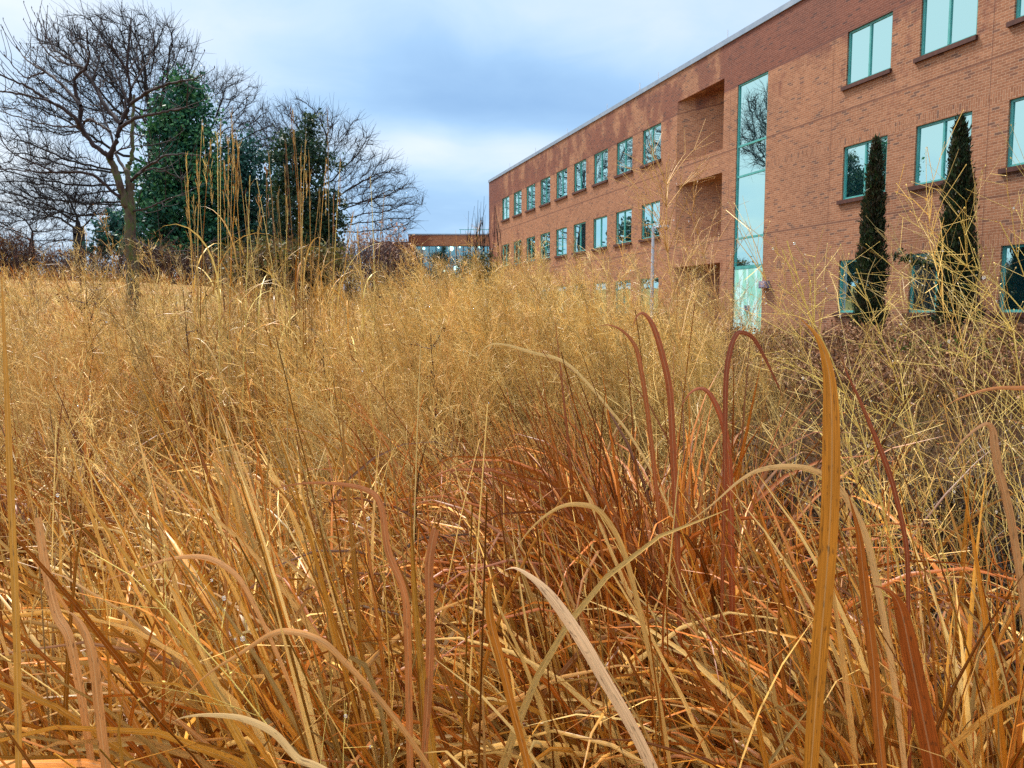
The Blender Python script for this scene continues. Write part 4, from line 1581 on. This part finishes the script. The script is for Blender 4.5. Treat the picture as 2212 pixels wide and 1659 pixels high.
# ------------------------------------------------------------------ clumps and single blades that stand out
def reed_clump(label, spots, Y, seed_cols):
    """upright clump of tall plume stalks: every stalk is a part"""
    cx = np.mean([s[0] for s in spots])
    c = P(cx, HZ, Y)
    base = np.array([c[0], Y, float(gz(c[0], Y))])
    root = empty('plume_grass', base, label, 'grass clump', 'tall plume grasses left of the middle')
    for (x0, x1, yt) in spots:
        dy = rng.normal() * .25
        t = P(x1, yt, Y + dy)
        f = P(x0, HZ, Y + dy)
        f[2] = float(gz(f[0], f[1]))
        g = GM()
        K = 9
        s = np.linspace(0, 1, K)[:, None]
        pts = f + (t - f) * s + np.array([rng.normal() * .05, 0, 0]) * np.sin(s * math.pi)
        col = np.clip(pick(1, [(2, GOLD), (5, STRAW), (3, PALE)]) * 1.1, 0, .8)
        tube(g, pts[None], np.linspace(.0052, .0022, K)[None], col, 5)
        H = t[2] - f[2]
        # narrow spike of seeds at the top
        m = 20
        q = .84 + .16 * rng.random(m)
        p0 = f + (t - f) * q[:, None]
        d = norm((t - f) / H + rng.normal(size=(m, 3)) * .14)
        ln = .04 + .05 * rng.random((m, 1))
        rb = np.stack([p0, p0 + d * ln * .5, p0 + d * ln], 1)
        ribbon(g, rb, np.repeat(np.array([[.0010, .0020, .0005]]), m, 0), np.repeat(pick(1, [(1, STRAW), (1, seed_cols)]), m, 0), roll=rng.random(m) * 3, fold=0)
        # sheathing leaves that leave the stalk and fold down
        k = rng.integers(2, 5)
        bq = f + (t - f) * (.25 + .42 * rng.random((k, 1)))
        az = rng.random(k) * 6.28
        pt = arcs(bq, az, np.full(k, .15), .35 + .5 * rng.random(k), 1.2 + 1.6 * rng.random(k), 9, 1.6)
        pr = np.clip((1 - np.linspace(0, 1, 9)) * 2, .02, 1)
        ribbon(g, pt, .0052 * np.repeat(pr[None], k, 0), np.repeat(col, k, 0) * 1.05, roll=rng.normal(size=k) * .6)
        g.build('stalk', ['blade'], root, base)
    g = GM()
    n = 240
    b = np.stack([base[0] + rng.normal(size=n) * .42, base[1] + rng.normal(size=n) * .3, np.zeros(n)], -1)
    b[:, 2] = gz(b[:, 0], b[:, 1])
    leaves(g, b, .9 + .8 * rng.random(n), pick(n, [(3, GOLD), (4, STRAW), (1, ORANGE)]), tilt=(.12, .08), bend=(1.4, .9), w=(.006, .0015), K=9, p=2.2)
    g.build('leaves', ['blade'], root, base)


sp1 = [(430, 402, 335), (440, 425, 345), (445, 400, 400), (455, 455, 300), (462, 470, 288), (470, 476, 262), (478, 437, 258), (486, 493, 302), (492, 515, 320), (500, 503, 290),
       (505, 560, 460), (520, 500, 245), (455, 418, 430), (468, 485, 370), (498, 540, 380)]
sp2 = [(560, 510, 292), (585, 530, 420), (600, 575, 355), (612, 555, 390), (622, 580, 330), (630, 617, 300), (640, 628, 232), (648, 633, 250), (655, 650, 330), (662, 660, 300),
       (672, 668, 340), (680, 690, 420), (690, 705, 345), (700, 708, 245), (712, 735, 350), (722, 720, 430), (735, 760, 470), (750, 800, 380), (668, 645, 405), (600, 600, 420), (620, 622, 450), (645, 615, 365), (588, 590, 470), (765, 772, 500), (790, 830, 420)]
reed_clump('left clump of tall golden plume grass rising before the tall evergreen', sp1, 5.6, PALE)
reed_clump('right and wider clump of tall golden plume grass before the ragged cedar', sp2, 6.2, PLUM)


def clump(name, label, x, Y, n, rad, Lm, cols, tilt=(.16, .1), bend=(1.0, 1.0), w=(.0066, .0016), lean=.75):
    c = P(x, HZ, Y)
    base = np.array([c[0], Y, float(gz(c[0], Y))])
    root = empty(name, base, label, 'grass clump')
    b = np.stack([c[0] + rng.normal(size=n) * rad, Y + rng.normal(size=n) * rad, np.zeros(n)], -1)
    b[:, 2] = gz(b[:, 0], b[:, 1])
    g = GM()
    vec = np.repeat(np.array([[-tilt[0], 0.0]]), n, 0) + (b[:, :2] - c[None, :2]) / rad * .07
    leaves(g, b, Lm[0] + (Lm[1] - Lm[0]) * rng.random(n) ** .8, pick(n, cols), bend=bend, w=w, K=14, p=3.0, vec=vec, curl=.9)
    g.build('leaves', ['blade'], root, base)
    g = GM()
    m = n // 5
    b2 = b[:m]
    pts = arcs(b2, LEFT + rng.normal(size=m) * 1.0, np.abs(rndn(m, .15, .1)), Lm[0] + (Lm[1] - Lm[0]) * rng.random(m), np.abs(rndn(m, .3, .2)), 8)
    tube(g, pts, np.repeat(np.linspace(.0026, .001, 8)[None], m, 0), pick(m, cols), 4)
    g.build('stems', ['stem'], root, base)


clump('red_grass', 'tall rust-red grass clump with arching blades right of the centre', 1490, 2.1, 420, .10, (.9, 1.66), [(5, RUST), (3, ORANGE), (1, PLUM)], tilt=(.07, .1))
clump('red_grass', 'rust-red grass clump leaning far left in the centre among the pale seed heads', 1340, 2.35, 380, .12, (.9, 1.45), [(5, RUST), (3, ORANGE), (2, PLUM)], tilt=(.42, .14))
clump('red_grass', 'rusty grass clump at the left edge beside the golden vertical blade', 70, 2.9, 260, .14, (.8, 1.4), [(4, RUST), (2, ORANGE), (1, PLUM)])
clump('golden_grass', 'big golden grass bundle leaning left in the lower foreground', 850, 1.28, 380, .085, (.95, 1.6), [(6, GOLD), (5, STRAW), (3, ORANGE)], tilt=(.24, .1))
clump('golden_grass', 'second golden grass bundle leaning left behind the first, in the left half', 640, 1.9, 300, .10, (1.0, 1.5), [(4, GOLD), (6, STRAW), (2, ORANGE)], tilt=(.26, .1))
clump('golden_grass', 'pale spotted grass clump in the lower right foreground', 1980, 1.4, 340, .11, (.9, 1.45), [(5, STRAW), (3, GOLD), (2, ORANGE)], tilt=(.2, .12))
clump('golden_grass', 'orange grass clump in the bottom right corner', 2230, 1.25, 280, .09, (.9, 1.42), [(2, STRAW), (3, GOLD), (4, ORANGE), (2, RUST)], tilt=(.16, .12))
clump('golden_grass', 'golden grass clump with blades arching both ways at the lower left edge', 110, 1.3, 340, .12, (.9, 1.46), [(4, STRAW), (4, GOLD), (3, ORANGE)], tilt=(.06, .12))
clump('golden_grass', 'tan and rust grass clump leaning left at the bottom centre', 1400, 1.45, 320, .10, (.85, 1.38), [(3, STRAW), (3, GOLD), (3, ORANGE), (2, RUST)], tilt=(.28, .12))
clump('golden_grass', 'straw-coloured low grass clump between the golden bundle and the bottom centre', 1130, 1.75, 260, .10, (.8, 1.3), [(5, STRAW), (3, GOLD), (2, ORANGE)], tilt=(.25, .12))


def hero(label, pts, Y, wpx, col, col2=None, name='grass_blade', dz=0.0, roll=0.0, blunt=False, ground=True, cat='grass blade', fold=.3):
    """one prominent leaf: photo positions from base to tip, kept at its own distance and rooted in the ground"""
    n = len(pts)
    q = []
    for k, (x, y) in enumerate(pts):
        q.append(P(x, y, Y + dz * k / (n - 1)))
    q = np.array(q)
    wm = np.array(wpx, float) * Y / FPX * .5
    if np.ndim(wpx) == 0:
        wm = np.full(n, wm)
    if ground:                               # continue down to the soil
        d = q[0] - q[1]
        d = d / max(np.linalg.norm(d), 1e-6)
        p = q[0].copy()
        ext = []
        wv = []
        for j in range(1, 40):
            d = norm(d * .86 + np.array([0, .02, -1.0]) * .14)
            p = p + d * .07
            if p[2] < float(gz(p[0], p[1])):
                break
            ext.append(p.copy())
            wv.append(wm[0] * max(.55, 1 - .05 * j))
        if ext:
            q = np.concatenate([np.array(ext)[::-1], q])
            wm = np.concatenate([np.array(wv)[::-1], wm])
    # smooth resample
    m = len(q) * 6
    tt = np.linspace(0, len(q) - 1, m)
    i = np.clip(tt.astype(int), 0, len(q) - 2)
    f = (tt - i)[:, None]
    pm = np.concatenate([[2 * q[0] - q[1]], q, [2 * q[-1] - q[-2]]])
    p0, p1, p2, p3 = pm[i], pm[i + 1], pm[i + 2], pm[i + 3]
    r = .5 * (2 * p1 + (p2 - p0) * f + (2 * p0 - 5 * p1 + 4 * p2 - p3) * f ** 2 + (3 * p1 - p0 - 3 * p2 + p3) * f ** 3)
    ww = np.interp(tt, np.arange(len(q)), wm)
    s = np.linspace(0, 1, m)
    if not blunt:
        ww = ww * np.clip((1 - s) * 7, .02, 1) ** .8
    base = r[0].copy()
    o_pts = r[None]
    T = norm(np.gradient(r, axis=0))
    view = norm(r - np.array([0, 0, EYE]))
    side = norm(np.cross(T, view))
    g = GM()
    c1 = np.array(col, float)
    c2 = np.array(col if col2 is None else col2, float)
    tint = (c1[None] * (1 - s[:, None]) + c2[None] * s[:, None])[None]
    rl = (roll + .25 * np.sin(s * 5 + rng.random() * 6))[None]
    ribbon(g, o_pts, ww[None], c1[None], side=side[None], roll=rl, fold=fold, tint=tint)
    o = g.build(name, ['blade'], None, base)
    o.location = base
    tag(o, label, cat)
    return o


hero('wide golden-brown blade standing tallest on the right of the foreground', [(1752, 1659), (1768, 1450), (1790, 1180), (1797, 1000), (1795, 850), (1784, 775), (1762, 722), (1722, 682)], .62,
     [32, 36, 39, 39, 34, 29, 22, 10], lin(164, 88, 18), lin(206, 130, 42))
hero('long pale pink blade arching down to the right at bottom centre', [(1408, 1659), (1360, 1560), (1303, 1462), (1258, 1385), (1217, 1323), (1180, 1276), (1147, 1246), (1113, 1227), (1088, 1232)], .78,
     [26, 26, 28, 28, 26, 23, 18, 12, 8], lin(226, 172, 122), lin(238, 190, 140))
hero('orange blade bending left of the long pale pink arching blade', [(1142, 1659), (1108, 1531), (1082, 1427), (1061, 1347), (1056, 1285), (1064, 1250), (1085, 1232)], .80,
     [17, 18, 20, 20, 18, 13, 8], lin(172, 98, 26), lin(190, 112, 34))
hero('deep rust-red blade at the lower right with a sharply folded tip', [(2015, 1659), (1990, 1531), (1966, 1410), (1948, 1325), (1930, 1286), (1905, 1270), (1878, 1264)], .85,
     [42, 42, 38, 30, 16, 12, 6], lin(142, 62, 18), lin(170, 86, 32))
hero('slim red-brown stem leaning left behind the wide golden-brown blade', [(1962, 1300), (1958, 1179), (1932, 1058), (1906, 981), (1861, 873), (1829, 804), (1815, 763)], 1.05,
     [9, 10, 11, 12, 10, 8, 5], lin(128, 58, 30), lin(150, 74, 42))
hero('straight orange-brown blade just right of the wide golden-brown one', [(1906, 1659), (1896, 1560), (1888, 1444), (1868, 1271), (1857, 1167), (1843, 1105), (1829, 1058)], .80,
     [20, 21, 22, 22, 19, 13, 6], lin(184, 110, 52), lin(176, 92, 28))
hero('thin pale blade drooping left in a low arch behind the wide golden-brown blade', [(1905, 1320), (1870, 1160), (1820, 1065), (1774, 1024), (1722, 1009), (1652, 1013), (1600, 1037), (1531, 1096), (1444, 1160)], 1.0,
     [14, 15, 15, 14, 13, 12, 10, 8, 5], lin(214, 156, 92), lin(228, 178, 112))
hero('upright pinkish-brown blade with a cut-off blunt top', [(918, 1600), (924, 1514), (929, 1375), (926, 1236), (932, 1180), (940, 1143)], .95, [15, 18, 20, 20, 19, 17], lin(176, 108, 48), lin(180, 108, 62), blunt=True)
hero('orange blade reaching up and bending left above the golden bundle', [(886, 1659), (884, 1549), (880, 1375), (873, 1281), (838, 1190), (824, 1100), (800, 1063), (735, 1046), (640, 1046), (535, 1075)], .95,
     [15, 16, 16, 15, 15, 14, 13, 12, 10, 6], lin(178, 110, 40), lin(196, 120, 72))
hero('golden vertical blade rising along the left edge', [(40, 1659), (36, 1400), (30, 1230), (20, 1000), (12, 800), (6, 660), (2, 560)], .72, [14, 15, 15, 14, 13, 11, 7], lin(196, 140, 62), lin(206, 142, 58))
hero('reddish upright blade near the left edge, cut off at a pale top', [(185, 1560), (172, 1479), (149, 1375), (122, 1323), (98, 1219), (82, 1118)], .95, [16, 18, 20, 20, 18, 15], lin(166, 96, 34), lin(206, 146, 88), blunt=True)
hero('brown-orange blade at the lower left with a pink bent tip', [(229, 1659), (215, 1549), (201, 1427), (181, 1361), (160, 1330), (142, 1319)], .85, [20, 21, 21, 19, 14, 8], lin(174, 104, 36), lin(206, 142, 84))
hero('pale cream blade in a low arch along the bottom', [(690, 1659), (643, 1639), (590, 1583), (521, 1552), (451, 1545), (399, 1549), (372, 1560)], .78, [16, 16, 16, 15, 13, 10, 6], lin(226, 176, 108), lin(232, 186, 122))
hero('orange tan blade arching left across the lower left', [(735, 1420), (695, 1385), (642, 1366), (590, 1368), (521, 1410), (434, 1469), (305, 1601)], .9, [13, 14, 14, 14, 13, 11, 6], lin(184, 122, 62), lin(198, 136, 72))
hero('pale orange blade arching left over the dark hollow', [(560, 1330), (520, 1255), (479, 1219), (434, 1203), (365, 1208), (278, 1236), (194, 1267)], 1.0, [9, 11, 12, 12, 11, 9, 5], lin(200, 134, 66), lin(216, 150, 90))
hero('dark red blade folded over at the top of the rust-red clump', [(1462, 1150), (1453, 951), (1446, 840), (1429, 760), (1411, 704), (1390, 677), (1374, 686), (1366, 716)], 1.55, [13, 14, 14, 13, 12, 10, 8, 5], lin(132, 58, 16), lin(166, 90, 52))
hero('rust blade hooking left above the centre of the red clump', [(1420, 1080), (1400, 900), (1385, 800), (1372, 748), (1345, 715), (1315, 702), (1290, 706)], 1.7, [9, 10, 10, 9, 8, 7, 4], lin(144, 64, 18), lin(172, 100, 56))
hero('plum-red blade looping over from the right of the red clump', [(1566, 960), (1568, 825), (1576, 763), (1590, 724), (1606, 719), (1628, 732), (1652, 773), (1680, 832), (1696, 866)], 1.5, [10, 11, 11, 10, 9, 10, 11, 9, 4], lin(152, 74, 22), lin(140, 70, 46))
hero('rust blade standing straight at the right of the red clump', [(1580, 1180), (1576, 1010), (1566, 930), (1545, 870), (1520, 840), (1490, 850), (1460, 900)], 1.6, [14, 14, 13, 12, 11, 9, 4], lin(136, 56, 18), lin(166, 84, 48))
hero('two-toned blade hooked over with a golden face at the right edge', [(2215, 1330), (2185, 1130), (2159, 1023), (2149, 971), (2142, 925), (2121, 919), (2069, 964), (2034, 1030)], .95, [14, 16, 17, 17, 14, 10, 9, 4], lin(188, 126, 40), lin(206, 148, 100))
hero('orange arching blade leaving the frame at the right edge', [(2300, 1200), (2290, 950), (2250, 850), (2190, 838), (2130, 842), (2070, 862), (2040, 880)], 1.2, [10, 10, 10, 10, 9, 7, 3], lin(180, 98, 36), lin(196, 122, 62))
hero('golden blade arching left in the middle of the foreground', [(1400, 1400), (1350, 1200), (1300, 1110), (1252, 1090), (1200, 1100), (1140, 1150), (1090, 1230)], 1.1, [11, 12, 12, 11, 10, 8, 4], lin(196, 140, 60), lin(214, 164, 92))
hero('thin cream blade arching over the pale seed heads', [(1330, 900), (1230, 790), (1150, 762), (1085, 744), (1050, 750), (1022, 790)], 1.9, [6, 7, 8, 8, 7, 4], lin(206, 166, 96), lin(230, 196, 128))


def seed_stem(label, pts, Y, n_br, spread, col, wpx=4):
    """one prominent bare stem with fine radiating branches"""
    q = np.array([P(x, y, Y) for x, y in pts])
    d = norm(q[0] - q[1])
    p = q[0].copy()
    ext = []
    for j in range(60):
        d = norm(d * .9 + np.array([0, 0, -1.0]) * .1)
        p = p + d * .06
        if p[2] < float(gz(p[0], p[1])):
            break
        ext.append(p.copy())
    if ext:
        q = np.concatenate([np.array(ext)[::-1], q])
    K = 24
    L = np.concatenate([[0], np.cumsum(np.linalg.norm(np.diff(q, axis=0), axis=1))])
    s = np.linspace(0, L[-1], K)
    r = np.stack([np.interp(s, L, q[:, k]) for k in range(3)], -1)
    base = r[0].copy()
    root = empty('seed_stem', base, label, 'grass stem')
    g = GM()
    w = wpx * Y / FPX * .5
    c = np.array([col], float)
    tube(g, r[None], np.linspace(w, w * .4, K)[None], c, 5)
    g.build('stem', ['stem'], root, base)
    g = GM()
    f = .58 + .40 * np.sort(rng.random(n_br))
    i = np.minimum((f * (K - 1)).astype(int), K - 2)
    T = norm(r[i + 1] - r[i])
    rd = norm(np.cross(T, rng.normal(size=T.shape)))
    a = (.4 + .4 * rng.random(n_br))[:, None]
    dv = T * np.cos(a) + rd * np.sin(a)
    ln = (spread * (.5 + .7 * rng.random(n_br)) * (1.2 - .7 * (f - .58) / .42))[:, None]
    pts3 = np.stack([r[i], r[i] + dv * ln * .5, r[i] + dv * ln + np.array([0, 0, -.02]) * ln / .2], 1)
    tube(g, pts3, np.repeat(np.array([[w * .35, w * .28, w * .15]]), n_br, 0), np.repeat(c, n_br, 0), 3)
    k = 4
    p0 = np.repeat(pts3[:, 1], k, 0) + np.repeat(pts3[:, 2] - pts3[:, 1], k, 0) * rng.random((n_br * k, 1))
    e = norm(np.repeat(dv, k, 0) + rng.normal(size=(n_br * k, 3)) * .5)
    p1 = p0 + e * (spread * .25 * (.5 + rng.random((n_br * k, 1))))
    tube(g, np.stack([p0, p1], 1), np.repeat(np.array([[w * .2, w * .12]]), n_br * k, 0), np.repeat(c, n_br * k, 0), 3)
    sd = norm(np.cross(e, rng.normal(size=e.shape)))
    sl = .005
    quad = np.stack([p1, p1 + e * sl * .5 + sd * sl * .25, p1 + e * sl, p1 + e * sl * .5 - sd * sl * .25], 1)
    g.add(quad, np.arange(len(quad) * 4).reshape(-1, 4), np.repeat(c[:, None], 4, 1).repeat(len(quad), 0))
    g.build('seed_head', ['stem'], root, base)
    DROP.append(p1[rng.random(len(p1)) < .12])


YEL = lin(228, 196, 104)
seed_stem('straight yellow seed stem running diagonally over the dark hollow at lower left', [(650, 1659), (590, 1583), (486, 1451), (347, 1302), (270, 1232), (190, 1190)], .95, 16, .16, YEL, 6)
seed_stem('tall yellow seed stem leaning right at the left side', [(40, 1500), (95, 1180), (150, 900), (190, 760), (235, 570)], 1.25, 14, .12, lin(222, 180, 104), 6)
seed_stem('tall thin yellow stem standing upright left of the centre', [(838, 1380), (815, 1000), (800, 870), (785, 700), (778, 560)], 1.2, 10, .10, lin(220, 172, 84), 5)
seed_stem('yellow seed stem crossing in front of the doors', [(1960, 1300), (1870, 960), (1790, 760), (1730, 640), (1690, 540)], 1.5, 22, .22, YEL, 6)
seed_stem('yellow seed stem crossing before the wall left of the cedars', [(1900, 1250), (1820, 900), (1760, 720), (1715, 570), (1700, 520)], 1.7, 20, .20, YEL, 6)
seed_stem('arching seed stem with long drops over the right cedar', [(2230, 1150), (2215, 900), (2190, 720), (2120, 600), (2020, 525)], 1.45, 30, .30, YEL, 5)
seed_stem('seed stem fanning left at the right edge of the frame', [(2290, 1100), (2270, 850), (2250, 700), (2200, 560), (2160, 480)], 1.5, 30, .32, YEL, 5)
seed_stem('bright seed stem leaning left over the brown meadow', [(2060, 1300), (1995, 1000), (1930, 800), (1880, 660), (1850, 580)], 1.6, 24, .24, YEL, 5)
seed_stem('branched seed stem rising before the wedge-shaped balconies', [(1510, 1000), (1480, 800), (1455, 650), (1440, 520), (1440, 350)], 3.4, 40, .42, lin(214, 166, 96), 5)
seed_stem('wide spreading seed stem below the balconies', [(1600, 900), (1570, 720), (1535, 600), (1505, 500), (1480, 425)], 3.6, 36, .40, lin(206, 156, 92), 4)

WEED = ['tallest dark dead weed stalk, before the forked low bare tree', 'dark dead weed stalk close beside the tallest one, slightly shorter',
        'dark dead weed stalk at the foot of the left plume grass clump', 'dark dead weed stalk at the foot of the right plume grass clump',
        'short dark dead weed stalk just right of the plume grasses', 'dark dead weed stalk before the tall evergreen, left of the plume grass',
        'nearest dark dead weed stalk, alone in the centre before the glazed wing', 'farthest small dark dead weed stalk, below the mossy trunk']
for k, (x, yt, yb, Y) in enumerate(((170, 560, 900, 5.5), (185, 600, 900, 5.0), (480, 600, 850, 6.2), (640, 570, 830, 6.5), (690, 640, 860, 5.6), (395, 620, 900, 5.5), (930, 700, 900, 4.6), (300, 600, 800, 7.0))):
    t = P(x, yt, Y)
    f = P(x + 25, yb, Y)
    f[2] = float(gz(f[0], f[1])) - .02
    g = GM()
    K = 12
    s = np.linspace(0, 1, K)[:, None]
    pts = f + (t - f) * s + rng.normal(size=(K, 3)) * .012 * np.sin(s * 3.1)
    dc = np.array([lin(66, 36, 30)])
    tube(g, pts[None], np.linspace(.0045, .002, K)[None], dc, 5)
    n = 22
    i = rng.integers(3, K - 1, n)
    d = norm(np.array([0, 0, .8]) + rng.normal(size=(n, 3)) * .6)
    L = (.05 + .14 * rng.random((n, 1)))
    tube(g, np.stack([pts[i], pts[i] + d * L * .6, pts[i] + d * L + np.array([0, 0, .02])], 1), np.repeat(np.array([[.0025, .002, .001]]), n, 0), np.repeat(dc, n, 0), 4)
    leaf_cloud(g, pts[i] + d * L, np.full(n, .02), 5, .016, [lin(80, 44, 34), lin(60, 34, 30)], 0)
    o = g.build('weed_stalk', ['leafy'], None, f)
    o.location = f
    tag(o, WEED[k], 'weed', 'dead weed stalks in the field')

droplets(np.concatenate(DROP), .0014, .0034)
